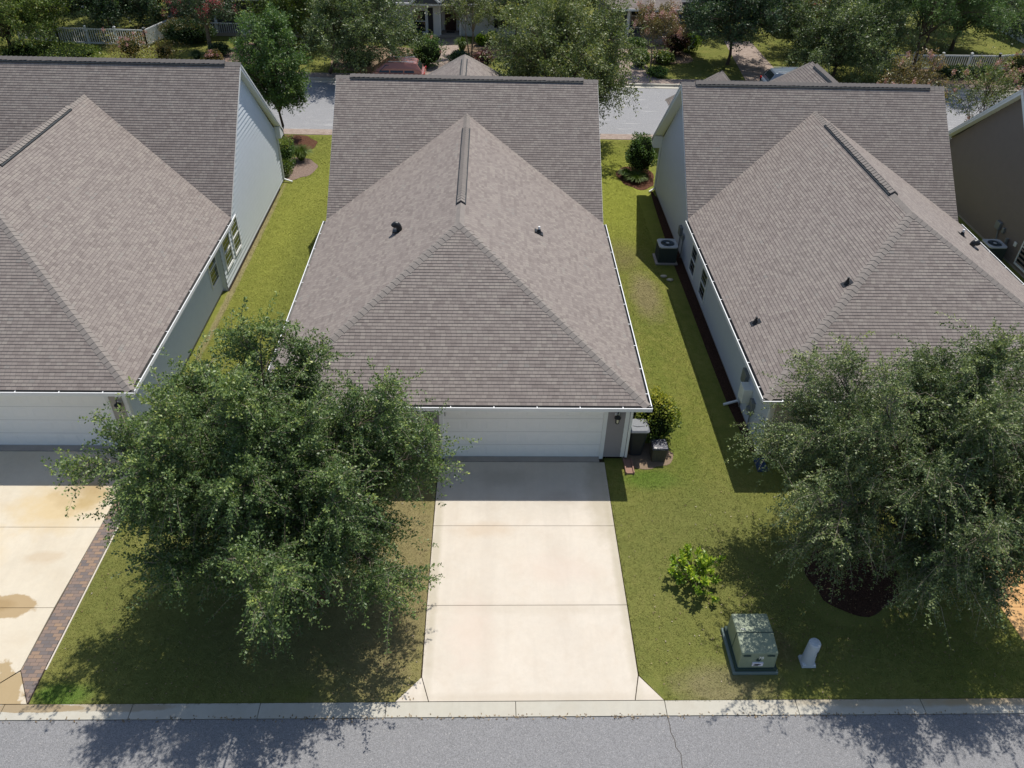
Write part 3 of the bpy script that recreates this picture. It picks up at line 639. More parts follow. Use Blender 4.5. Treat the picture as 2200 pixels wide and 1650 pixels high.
disc('mulch_bed', 6.85, 22.1, 1.0, 1.55, 'mulch', .012, 2)
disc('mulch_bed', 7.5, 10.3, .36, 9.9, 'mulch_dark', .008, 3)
disc('mulch_bed', -11.4, 22.6, 1.0, 1.5, 'mulch_pale', .014, 4)
disc('mulch_bed', -12.6, 26.2, 1.7, 1.2, 'mulch', .012, 5)
disc('mulch_bed', -6.0, -4.9, .95, .85, 'mulch', .012, 6)
disc('bare_soil', 3.95, .12, .85, .62, 'sand', .012, 7)
disc('straw_bed', -9, 43.2, 4.2, 3.4, 'straw', .008, 8); disc('straw_bed', -.6, 46.5, 2.6, 2.6, 'straw', .008, 9); disc('straw_bed', 12, 45.5, 2.6, 2.4, 'straw', .008, 10); disc('straw_bed', -19.5, 43.5, 1.5, 3.2, 'mulch_pale', .008, 12); disc('straw_bed', 34, 41.5, 6, 2, 'straw', .008, 13)

# ------------------------------------------------------------------ foliage generators
def leaf_mesh(name, P, A, S, tint, mats, mi=None, extra=None, parent=None):
    """diamond leaves: P base points, A axis vectors, S half-width vectors (n,3)"""
    n = len(P); V = np.empty((n, 4, 3), 'f'); V[:, 0] = P; V[:, 1] = P + A * .5 + S; V[:, 2] = P + A; V[:, 3] = P + A * .5 - S
    me = bpy.data.meshes.new(name); me.vertices.add(n * 4); me.vertices.foreach_set('co', V.ravel())
    me.loops.add(n * 4); me.loops.foreach_set('vertex_index', np.arange(n * 4, dtype='i'))
    me.polygons.add(n); me.polygons.foreach_set('loop_start', np.arange(n, dtype='i') * 4); me.polygons.foreach_set('loop_total', np.full(n, 4, 'i'))
    for m in mats: me.materials.append(MAT[m])
    if mi is not None: me.polygons.foreach_set('material_index', mi.astype('i'))
    me.update(calc_edges=True)
    at = me.attributes.new('tint', 'FLOAT', 'POINT'); at.data.foreach_set('value', np.repeat(np.clip(tint, 0, 1), 4).astype('f'))
    o = bpy.data.objects.new(name, me); C.objects.link(o)
    if parent is not None: o.parent = parent
    return o
def norm(a): return a / np.maximum(np.linalg.norm(a, axis=-1, keepdims=True), 1e-6)
def perp(A, rs):
    r = norm(rs.normal(size=A.shape)); return norm(np.cross(A, r))
def tree(name, label, cat, x, y, h, r, th, mats=('elm',), seed=0, n1=11, n2=9, n3=12, leaf=(.06, .028), per=46, droop=.35, trunk_r=.11, zc=None, rz=None, flowers=None, stems=1, group=None, bark='bark', twig=.8, low=-.15, lean=(0, 0), asym=None, shrink=1.0, spread=1.0, pale=False):
    rs = np.random.RandomState(seed); T = thing(name, label, cat, (x, y, 0), group)
    zc = zc if zc is not None else (h + th * .55) / 2 + .1; rz = rz if rz is not None else (h - zc)
    tb = MB(); tw = MB(); cen = np.array([lean[0], lean[1], zc]); env = np.array([r, r, rz])
    forks = []
    for s in range(stems):
        a = 2 * math.pi * s / stems + seed; o = (0.12 * (stems > 1)) * np.array([math.cos(a), math.sin(a), 0])
        top = np.array([lean[0] * .4, lean[1] * .4, th]) + o * 3.2
        mid = (o + top) / 2 + np.array([*(rs.normal(size=2) * .05), 0]); tr = trunk_r * (1 if stems == 1 else .55)
        pts = [o + [0, 0, -.05], o * 1.02 + [0, 0, .12], mid, top]; tb.tube(pts, [tr * 1.45, tr * 1.08, tr * .92, tr * .75], 9); forks.append((top, tr * .75))
    lead = cen + np.array([0, 0, rz * .75]); tb.tube([forks[0][0], (forks[0][0] + lead) / 2 + rs.normal(size=3) * .1, lead], [trunk_r * .75, trunk_r * .4, trunk_r * .1], 7)
    P = []; A = []; TN = []
    for i in range(n1):
        az = i * 2.39996 + rs.uniform(-.3, .3); el = math.asin(np.clip(low + (1 - low) * (i + .5) / n1, -.95, .98))
        dirv = np.array([math.cos(az) * math.cos(el), math.sin(az) * math.cos(el), math.sin(el)])
        k = rs.uniform(.74, 1.14)
        if asym is not None: k *= 1 + asym[0] * dirv[0] + asym[1] * dirv[1]
        end = cen + env * dirv * k * .86
        f, fr = forks[i % stems]; t0 = rs.uniform(0, .55) * max(0, dirv[2] + .2); st = f * (1 - t0) + lead * t0
        ctrl = (st + end) / 2 + np.array([0, 0, .22 * r * (1 - dirv[2]) + .1]) + rs.normal(size=3) * .12
        ts = np.linspace(0, 1, 7)[:, None]; cv = (1 - ts) ** 2 * st + 2 * ts * (1 - ts) * ctrl + ts ** 2 * end
        r0 = fr * .62; tb.tube(list(cv), list(np.linspace(r0, .012, 7)), 6)
        ln = np.linalg.norm(end - st)
        for j in range(n2):
            t = .22 + .78 * (j + rs.uniform(0, 1)) / n2; q = (1 - t) ** 2 * st + 2 * t * (1 - t) * ctrl + t * t * end
            tan = norm(2 * (1 - t) * (ctrl - st) + 2 * t * (end - ctrl)); sd_ = perp(tan[None], rs)[0]
            out = norm(q - cen + 1e-3); d = norm(tan * .55 + sd_ * .9 + out * .35 + np.array([0, 0, .12])); l2 = shrink * min(ln * rs.uniform(.28, .5), r * .55) * (1.15 - .55 * t)
            e2 = q + d * l2; c2 = (q + e2) / 2 + np.array([0, 0, .1 * l2])
            ts2 = np.linspace(0, 1, 4)[:, None]; cv2 = (1 - ts2) ** 2 * q + 2 * ts2 * (1 - ts2) * c2 + ts2 ** 2 * e2
            tw.tube(list(cv2), [.014, .011, .008, .005], 4, cap=False)
            for m in range(n3):
                u = .12 + .88 * (m + rs.uniform(0, 1)) / n3; q3 = (1 - u) ** 2 * q + 2 * u * (1 - u) * c2 + u * u * e2
                tn = norm(e2 - q); s3 = perp(tn[None], rs)[0]; d3 = norm(tn * .6 + s3 * .8 + out * .3 + np.array([0, 0, .15])); l3 = twig * rs.uniform(.45, 1.15) * min(1, r / 2.2)
                if rs.rand() < .1: l3 *= 1.9
                e3 = q3 + d3 * l3 + np.array([0, 0, -droop * l3 * .5]); c3 = q3 + d3 * l3 * .5 + np.array([0, 0, droop * l3 * .18])
                npl = max(4, int(per * l3 / twig)); uu = np.sort(rs.uniform(.08, 1, npl))[:, None]
                base = (1 - uu) ** 2 * q3 + 2 * uu * (1 - uu) * c3 + uu ** 2 * e3; tg = norm(2 * (1 - uu) * (c3 - q3) + 2 * uu * (e3 - c3))
                # side sprigs: spread leaves off the twig
                off = perp(tg, rs) * (rs.uniform(0, 1, (npl, 1)) ** 1.3) * (.10 + .10 * (1 - uu)) * twig * spread
                P.append(base + off); A.append(norm(tg * .5 + norm(off + 1e-4) * .8 + rs.normal(size=(npl, 3)) * .35)); TN.append(np.full(npl, rs.uniform(-.16, .16)))
                if m % 2 == 0: tw.tube([q3, c3, e3], [.006, .004, .002], 3, cap=False)
    P = np.concatenate(P); A = np.concatenate(A); TN = np.concatenate(TN); n = len(P)
    L_ = leaf[0] * rs.uniform(.6, 1.25, (n, 1)); A = A * L_
    S = norm(np.cross(A, np.array([0, 0, 1.]) + rs.normal(size=(n, 3)) * .75)) * leaf[1] * .5 * rs.uniform(.7, 1.2, (n, 1)) * (L_ / leaf[0])
    keep = P[:, 2] > .15; P, A, S, TN = P[keep], A[keep], S[keep], TN[keep]; n = len(P)
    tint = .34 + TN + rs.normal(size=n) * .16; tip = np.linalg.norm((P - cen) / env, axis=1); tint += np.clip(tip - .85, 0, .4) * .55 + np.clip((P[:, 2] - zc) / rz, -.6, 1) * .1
    mi = np.zeros(n); ml = list(mats)
    if flowers:
        fm, cnt, fr_ = flowers; ml.append(fm); idx = rs.permutation(n)
        tipi = [i for i in idx if tip[i] > .82 and P[i, 2] > zc - rz * .4][:cnt]; FP = []
        for i in tipi: FP.append(P[i] + rs.normal(size=(70, 3)) * np.array([fr_ * .5, fr_ * .5, fr_ * .8]))
        FP = np.concatenate(FP); nf = len(FP); FA = norm(rs.normal(size=(nf, 3))) * .055; FS = perp(FA, rs) * .028
        P = np.concatenate([P, FP]); A = np.concatenate([A, FA]); S = np.concatenate([S, FS]); tint = np.concatenate([tint, rs.uniform(0, 1, nf)]); mi = np.concatenate([mi, np.ones(nf)])
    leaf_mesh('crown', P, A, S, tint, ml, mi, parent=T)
    b = len(tb.v); tb.v += tw.v; tb.f += [[i + b for i in f] for f in tw.f]; tb.uv += tw.uv; tb.mi += ([1] * len(tw.f) if pale else tw.mi)
    o = tb.build('trunk', [bark, 'twig_pale']); o.parent = T; o.matrix_parent_inverse = Matrix.Identity(4)
    return T
def shrub(name, label, cat, x, y, rx, ry, h, mat, n=5000, leaf=(.07, .035), seed=0, rough=.18, core=.82, z0=.05, group=None, flat=False, tints=None, stems=True, flowers=None):
    rs = np.random.RandomState(seed + 77); T = thing(name, label, cat, (x, y, 0), group)
    D = norm(rs.normal(size=(n, 3))); ph = rs.uniform(0, 6, 6)
    lump = 1 + rough * (np.sin(D[:, 0] * 3.1 + ph[0]) * np.sin(D[:, 1] * 3.7 + ph[1]) + .7 * np.sin(D[:, 2] * 5 + D[:, 0] * 4 + ph[2]) + .5 * np.sin(D[:, 1] * 8 + ph[3]) * np.sin(D[:, 0] * 7 + ph[4]))
    rr = lump * (1 - np.abs(rs.normal(size=n)) * (.06 + rough * .9)); rr = np.clip(rr, .25, 1.6)
    if flat: D2 = D.copy(); m_ = np.max(np.abs(D2), axis=1); D = D2 / m_[:, None] * .96
    E_ = np.array([rx, ry, (h - z0) / 2]); P = D * E_ * rr[:, None] + np.array([0, 0, z0 + (h - z0) / 2]); A = norm(D + rs.normal(size=(n, 3)) * .8)
    Ls = leaf[0] * rs.uniform(.6, 1.3, (n, 1)); S = norm(np.cross(A, D + rs.normal(size=(n, 3)) * .5)) ; S = norm(np.cross(A, S) * .5 + S) * leaf[1] * .5; A = A * Ls
    tint = .4 + rs.normal(size=n) * .17 + (tints(P, E_) if tints else 0); ml = [mat]; mi = np.zeros(n)
    if flowers:
        fm, cnt, fr_ = flowers; ml.append(fm); top = np.where((D[:, 2] > .1))[0]; FP = np.concatenate([P[i] * 1.04 + rs.normal(size=(40, 3)) * fr_ * .5 for i in rs.choice(top, cnt)])
        nf = len(FP); FA = norm(rs.normal(size=(nf, 3))) * .06; FS = perp(FA, rs) * .03
        P = np.concatenate([P, FP]); A = np.concatenate([A, FA]); S = np.concatenate([S, FS]); tint = np.concatenate([tint, rs.uniform(0, 1, nf)]); mi = np.concatenate([mi, np.ones(nf)])
    keep = P[:, 2] > .02; leaf_mesh('foliage', P[keep], A[keep], S[keep], tint[keep], ml, mi[keep], parent=T)
    tb = MB()
    for i in range(7):
        a = i * .9 + seed; tb.tube([(0, 0, -.03), (rx * .25 * math.cos(a), ry * .25 * math.sin(a), h * .35), (rx * .55 * math.cos(a), ry * .55 * math.sin(a), h * .72)], [.03, .02, .008], 5)
    o = tb.build('stem', 'bark'); o.parent = T; o.matrix_parent_inverse = Matrix.Identity(4)
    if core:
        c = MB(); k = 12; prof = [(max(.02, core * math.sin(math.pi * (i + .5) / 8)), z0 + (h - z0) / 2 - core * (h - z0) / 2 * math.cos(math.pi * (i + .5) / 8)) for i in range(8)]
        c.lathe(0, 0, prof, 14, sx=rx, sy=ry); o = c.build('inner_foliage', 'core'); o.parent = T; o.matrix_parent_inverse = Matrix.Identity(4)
    return T
def grass_clump(name, label, x, y, r, h, mat='blade', n=500, seed=0, w=.02, group=None, cat='ornamental grass'):
    rs = np.random.RandomState(seed + 5); T = thing(name, label, cat, (x, y, 0), group)
    az = rs.uniform(0, 6.283, n); sp = rs.uniform(.05, 1, n) ** .7; b = np.stack([np.cos(az) * r * .2 * sp, np.sin(az) * r * .2 * sp, np.zeros(n)], 1)
    hh = h * rs.uniform(.6, 1.1, n); mid = b + np.stack([np.cos(az) * r * .45 * sp, np.sin(az) * r * .45 * sp, hh * .75], 1); tip = b + np.stack([np.cos(az) * r * sp, np.sin(az) * r * sp, hh * (1 - .35 * sp)], 1)
    S = np.stack([-np.sin(az), np.cos(az), np.zeros(n)], 1) * w
    P = np.concatenate([b, mid - (mid - b) * .1]); A = np.concatenate([(mid - b) * 1.1, (tip - mid) * 1.1]); S = np.concatenate([S, S * .7]); t = np.concatenate([rs.uniform(.1, .8, n)] * 2)
    leaf_mesh('blades', P, A, S, t, [mat], parent=T); return T

# --- the two big front trees
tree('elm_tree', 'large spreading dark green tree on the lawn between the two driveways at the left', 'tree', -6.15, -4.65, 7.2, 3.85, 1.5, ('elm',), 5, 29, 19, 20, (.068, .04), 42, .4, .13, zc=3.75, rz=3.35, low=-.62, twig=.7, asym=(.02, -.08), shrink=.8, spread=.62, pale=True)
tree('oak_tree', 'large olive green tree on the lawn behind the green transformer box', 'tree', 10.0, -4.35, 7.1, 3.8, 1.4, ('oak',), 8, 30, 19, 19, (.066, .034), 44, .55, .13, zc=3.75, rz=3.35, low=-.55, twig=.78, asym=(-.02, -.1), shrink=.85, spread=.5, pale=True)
# --- small plants of the near gardens
def young_bush(x, y):
    rs = np.random.RandomState(4); T = thing('citrus_bush', 'small bright green broad-leaved bush alone on the right lawn', 'bush', (x, y, 0))
    P = []; A = []; tb = MB()
    for i in range(30):
        az = i * 2.4; el = rs.uniform(.15, 1.45); ln = rs.uniform(.6, 1.02) * (.85 if el > .9 else .92)
        d = np.array([math.cos(az) * math.cos(el), math.sin(az) * math.cos(el), math.sin(el) * 1.15]); e = d * ln; tb.tube([(0, 0, 0), tuple(e * .5 + [0, 0, .08]), tuple(e)], [.018, .01, .004], 5)
        for k in range(44):
            t = rs.uniform(.35, 1.02) if k < 16 else rs.uniform(.85, 1.05); P.append(e * t + rs.normal(size=3) * .018); A.append(norm(rs.normal(size=3) * .9 + d * .7 - np.array([0, 0, .25])) * rs.uniform(.09, .17))
    P = np.array(P); A = np.array(A); S = norm(np.cross(A, np.array([0, 0, 1.]) + rs.normal(size=A.shape) * .5)) * .03
    leaf_mesh('foliage', P, A, S, .45 + rs.normal(size=len(P)) * .2 + (P[:, 2] > .6) * .22, ['bright'], parent=T)
    o = tb.build('stem', 'bark'); o.parent = T; o.matrix_parent_inverse = Matrix.Identity(4)
young_bush(4.48, -4.75)
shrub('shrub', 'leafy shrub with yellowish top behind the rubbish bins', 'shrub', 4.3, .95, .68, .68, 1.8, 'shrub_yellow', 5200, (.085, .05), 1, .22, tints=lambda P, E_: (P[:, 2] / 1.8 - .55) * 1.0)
shrub('shrub', 'tall rounded dark shrub in the mulch bed behind the right house', 'shrub', 7.1, 22.6, .85, .9, 2.2, 'greenmid', 5200, (.1, .055), 2, .2)
grass_clump('strappy_plant', 'clump of strappy green leaves in the mulch bed at the corner of the grey house', 6.75, 21.5, .65, .55, n=300, seed=2, cat='plant')
grass_clump('strappy_plant', 'dark clump of strappy leaves left of the tall shrub behind the right house', 6.25, 22.0, .45, .6, mat='greenmid', n=260, seed=3, cat='plant')
shrub('clipped_shrub', 'tall boxy shrub with a light green top at the back corner of the blue-grey house', 'shrub', -12.05, 22.9, .5, .65, 1.45, 'greenmid', 3500, (.08, .045), 5, .05, flat=True, tints=lambda P, E_: (P[:, 2] > 1.2) * .5)
shrub('clipped_shrub', 'low boxy yellow-green shrub beside the downspout of the blue-grey house', 'shrub', -11.95, 21.65, .42, .5, .75, 'yellowish', 2200, (.07, .04), 6, .05, flat=True)
grass_clump('fountain_grass', 'feathery grass tuft in the pale bed behind the blue-grey house', -11.35, 23.7, .7, 1.0, n=500, seed=7, w=.012)

# ------------------------------------------------------------------ utility objects on the right lawn
MAT['xf'] = simple('transformer_green', (.235, .275, .185), .55, .4, var=.2, scale=6, grain=.15); MAT['xf_dark'] = simple('transformer_base_green', (.03, .055, .045), .7, .3)
MAT['pad'] = simple('pad_concrete', (.16, .2, .18), .9, .2); MAT['ped'] = simple('pedestal_plastic', (.5, .54, .56), .5, .4, var=.15, scale=9, grain=.15)
MAT['label'] = simple('label_white', (.75, .72, .78), .6, .3); MAT['textw'] = simple('text_white', (.8, .8, .75), .6, .2)
def text(parent, body, loc, rot, size, mat, name='text'):
    cu = bpy.data.curves.new(name, 'FONT'); cu.body = body; cu.size = size; cu.extrude = .001; cu.align_x = 'CENTER'
    o = bpy.data.objects.new('tmp', cu); C.objects.link(o); bpy.context.view_layer.update()
    me = bpy.data.meshes.new_from_object(o); bpy.data.objects.remove(o); me.materials.clear(); me.materials.append(MAT[mat])
    t = bpy.data.objects.new(name, me); C.objects.link(t); t.parent = parent; t.location = loc; t.rotation_euler = rot; return t
T = thing('transformer', 'green metal transformer box numbered 78 on a low pad', 'transformer', (5.44, -6.98, 0))
g = MB(); g.box(4.87, 5.98, -7.64, -6.35, 0, .1); g.build('pad', 'pad', T, bevel=.02)
g = MB(); g.box(4.93, 5.93, -7.6, -6.38, .1, .2); g.build('skirt', 'xf_dark', T)
g = MB(); g.prism([(4.98, -7.56, .16), (4.98, -6.42, .16), (4.98, -6.42, .78), (4.98, -6.98, .8), (4.98, -7.5, .72)], (.9, 0, 0)); bx_ = g.build('cabinet', 'xf', T, bevel=.03)
g = MB(); g.box(4.97, 5.89, -6.995, -6.985, .2, .812); g.build('seam', 'xf_dark', bx_)
g = MB(); g.box(5.3, 5.56, -7.57, -7.53, .28, .4); lb = g.build('placard', 'label', T)
g = MB(); g.box(5.385, 5.475, -7.545, -7.525, .44, .52); g.build('lock_box', 'xf_dark', T)
g = MB(); g.box(5.62, 5.8, -7.54, -7.52, .62, .65); g.build('hinge', 'xf_dark', T); g = MB(); g.box(5.04, 5.22, -7.54, -7.52, .62, .65); g.build('hinge', 'xf_dark', T)
text(T, '78', (5.47 - 5.44, -7.56 + 6.98, .55), (math.radians(86), 0, 0), .13, 'textw', 'number')
g = MB()
for z_ in (.30, .325, .36): g.box(5.33, 5.45, -7.573, -7.57, z_, z_ + .012)
g.build('placard_print', 'dark', lb)
g = MB(); g.bar((5.36, -7.575, .335), (5.5, -7.575, .345), .004, .03); g.build('placard_mark', 'dark', lb)
text(T, 'N2', (5.16 - 5.44, -6.93 + 6.98, .812), (0, 0, 0), .09, 'textw', 'number')
T = thing('cable_pedestal', 'grey round-topped cable pedestal on a square foot beside the transformer', 'pedestal', (6.8, -7.3, 0))
g = MB(); g.box(6.62, 6.98, -7.46, -7.12, 0, .1, tx=.02, ty=.02); g.build('foot', 'ped', T, bevel=.015)
g = MB(); g.lathe(6.8, -7.29, [(.165, .1), (.16, .13), (.146, .74), (.143, .8), (.125, .83), (.05, .842)], 24); g.build('post', 'ped', T, smooth=False)
g = MB()
for (a0, a1, z0_, z1_) in ((-65, -38, .52, .6), (-56, -50, .3, .5), (-50, -44, .36, .42)):
    k = [math.radians(a0 + (a1 - a0) * i / 4) for i in range(5)]
    for t0, t1 in zip(k, k[1:]): g.prism([(6.8 + .154 * math.cos(t0), -7.29 + .154 * math.sin(t0), z0_), (6.8 + .154 * math.cos(t1), -7.29 + .154 * math.sin(t1), z0_), (6.8 + .152 * math.cos(t1), -7.29 + .152 * math.sin(t1), z1_), (6.8 + .152 * math.cos(t0), -7.29 + .152 * math.sin(t0), z1_)], (.003, -.003, 0))
g.build('marking', 'dark', T)

# ------------------------------------------------------------------ air conditioners
MAT['ac_top'] = simple('ac_top_grey', (.42, .45, .46), .5, .4); MAT['ac_side'] = simple('ac_grille', (.045, .06, .055), .6, .4); MAT['ac_fan'] = simple('ac_fan_blue', (.06, .1, .14), .5, .4)
def make_ac(label, x, y):
    T = thing('air_conditioner', label, 'air conditioner', (x, y, 0), 'air conditioners beside the houses')
    g = MB(); g.box(x - .5, x + .48, y - .48, y + .48, 0, .08); g.build('pad', 'found', T, bevel=.015)
    g = MB(); g.box(x - .39, x + .39, y - .39, y + .39, .08, .8)
    for i in range(13):
        z = .14 + i * .05
        for (x0, x1, y0, y1) in ((x - .4, x + .4, y - .405, y - .39), (x - .405, x - .39, y - .39, y + .39), (x + .39, x + .405, y - .39, y + .39)): g.box(x0, x1, y0, y1, z, z + .018)
    g.build('casing', 'ac_side', T)
    g = MB(); n = 28; vo = []; vi = []
    for i in range(n):
        t = 2 * math.pi * i / n; c_, s_ = math.cos(t), math.sin(t); k = .42 / max(abs(c_), abs(s_)) ; k = min(k, .53); vo.append((x + c_ * k, y + s_ * k)); vi.append((x + c_ * .31, y + s_ * .31))
    for i in range(n):
        j = (i + 1) % n; g.prism([(*vo[i], .8), (*vo[j], .8), (*vi[j], .8), (*vi[i], .8)], (0, 0, .05))
    g.build('top', 'ac_top', T)
    g = MB(); g.lathe(x, y, [(.3, .78), (.3, .79)], 24); f = g.build('fan_well', 'ac_side', T)
    g = MB()
    for i in range(4):
        t = i * math.pi / 2 + .4; g.prism([(x + .05 * math.cos(t), y + .05 * math.sin(t), .80), (x + .28 * math.cos(t - .35), y + .28 * math.sin(t - .35), .80), (x + .28 * math.cos(t + .35), y + .28 * math.sin(t + .35), .825)], (0, 0, .01))
    g.build('fan', 'ac_fan', T)
    g = MB()
    for r in (.08, .14, .2, .26): g.tube([(x + r * math.cos(2 * math.pi * i / 20), y + r * math.sin(2 * math.pi * i / 20), .855) for i in range(21)], .006, 4)
    g.build('guard', 'ac_side', T)
    g = MB(); g.lathe(x, y, [(.08, .845), (.075, .87)], 14); g.build('hub', 'ac_top', T)
make_ac('air conditioner with a round fan on top, in the shade beside the grey house', 6.82, 12.95)
make_ac('air conditioner mostly hidden by the right house roof, beside the brown house', 21.75, 13.3)
T = thing('stone', 'two pale stones lying on the shaded grass by the air conditioner', 'stone', (6.6, 11.3, 0))
MAT['stone'] = simple('pale_stone', (.5, .45, .36), .9, .2)
bpy.data.objects.remove(T)
for (x, y, lb_) in ((6.5, 11.45, 'pale flat stone on shaded grass, nearer the air conditioner'), (6.72, 11.15, 'pale flat stone on shaded grass, further from the air conditioner')):
    g = MB(); g.lathe(x, y, [(.1, 0), (.13, .03), (.11, .07), (.03, .09)], 9, sx=1.2, sy=.75); tag(g.build('stone', 'stone', None, smooth=True), lb_, 'stone', 'stones by the air conditioner')

# ------------------------------------------------------------------ rubbish bins
MAT['bin'] = simple('bin_black', (.022, .025, .03), .5, .4); MAT['lid'] = simple('bin_lid_grey', (.16, .17, .185), .5, .45, var=.25, scale=12); MAT['lid2'] = simple('bin_lid_blue_grey', (.24, .27, .31), .5, .45, var=.3, scale=14)
MAT['woodbox'] = simple('weathered_wood', (.09, .08, .06), .9, .1, var=.35, scale=15); 
m = N('spotted_lid'); nz = m.noise(16, 4, .7); m.color(m.mix(m.ramp(nz, [(.56, 0.0), (.62, 1.0)]), (.03, .033, .055), (.5, .47, .45))); MAT['spotlid'] = m.done(.4, .5)
def wheelie(label, x, y, lid, s=1.0, rot=0):
    T = thing('rubbish_bin', label, 'bin', (x, y, 0), 'rubbish bins by the middle house')
    def ring(w, d, z, r=.1):
        p = []
        for (sx, sy) in ((1, 1), (-1, 1), (-1, -1), (1, -1)):
            for k in range(4):
                a = math.atan2(sy, sx) + (k - 1.5) * math.pi / 6; p.append((x + sx * (w - r) + r * math.cos(a), y + sy * (d - r) + r * math.sin(a), z))
        return p
    g = MB(); rs_ = [ring(.2 * s, .2 * s, .05), ring(.27 * s, .27 * s, 1.0 * s)]
    g.add(rs_[0] + rs_[1], [[i, (i + 1) % 16, 16 + (i + 1) % 16, 16 + i] for i in range(16)] + [list(range(16))[::-1], list(range(16, 32))]); g.build('body', 'bin', T)
    g = MB(); rs_ = [ring(.3 * s, .3 * s, 1.0 * s), ring(.31 * s, .31 * s, 1.04 * s), ring(.27 * s, .27 * s, 1.085 * s)]
    g.add(rs_[0] + rs_[1] + rs_[2], [[a * 16 + i, a * 16 + (i + 1) % 16, (a + 1) * 16 + (i + 1) % 16, (a + 1) * 16 + i] for a in range(2) for i in range(16)] + [list(range(16))[::-1], list(range(32, 48))]); ld = g.build('lid', lid, T)
    g = MB(); g.tube([(x - .2, y - .05, 1.087 * s), (x - .05, y - .1, 1.1 * s), (x + .18, y - .08, 1.087 * s)], .008, 5); g.tube([(x - .2, y + .32 * s, 1.0), (x + .2, y + .32 * s, 1.0)], .015, 6); g.build('handle', lid, ld)
    for sx in (-1, 1):
        g = MB(); g.tube([(x + sx * .2 * s, y + .2 * s, .1), (x + sx * .25 * s, y + .2 * s, .1)], .1, 14); g.build('wheel', 'dark', T)
wheelie('black wheeled bin with a grey lid, nearest the driveway', 3.62, .3, 'lid', 1.06)
wheelie('black bin with a blue-grey lid, behind the grey-lidded one', 3.5, 1.5, 'lid2', .98)
T = thing('storage_bin', 'small low bin with a speckled dark blue lid under the shrub', 'bin', (4.32, .02, 0))
g = MB(); g.box(4.1, 4.52, -.17, .24, 0, .52, tx=-.02, ty=-.02)
for i in range(5): g.box(4.14 + i * .075, 4.2 + i * .075, -.185, -.17, .03, .47)
g.build('body', 'woodbox', T, bevel=.02)
g = MB(); g.box(4.06, 4.57, -.22, .28, .52, .6, tx=.02, ty=.02); g.build('lid', 'spotlid', T, bevel=.02)
MAT['splash'] = simple('terracotta', (.28, .17, .13), .9, .2)
T = thing('splash_block', 'brownish splash trough below the downspout right of the garage', 'splash block', (3.33, -.5, 0))
g = MB(); g.box(3.22, 3.46, -.72, -.1, 0, .05); g.build('trough_floor', 'splash', T)
for a in (3.2, 3.44):
    g = MB(); g.box(a, a + .035, -.74, -.1, 0, .1); g.build('trough_side', 'splash', T)
MAT['bluetub'] = simple('blue_plastic', (.03, .06, .11), .5, .4)
T = thing('splash_block', 'dark blue splash trough at the front corner of the grey house', 'splash block', (7.5, -.3, 0))
g = MB(); g.box(7.4, 7.68, -.6, 0, 0, .05); g.build('trough_floor', 'bluetub', T)
for a in (7.38, 7.66):
    g = MB(); g.box(a, a + .03, -.6, 0, 0, .1); g.build('trough_side', 'bluetub', T)

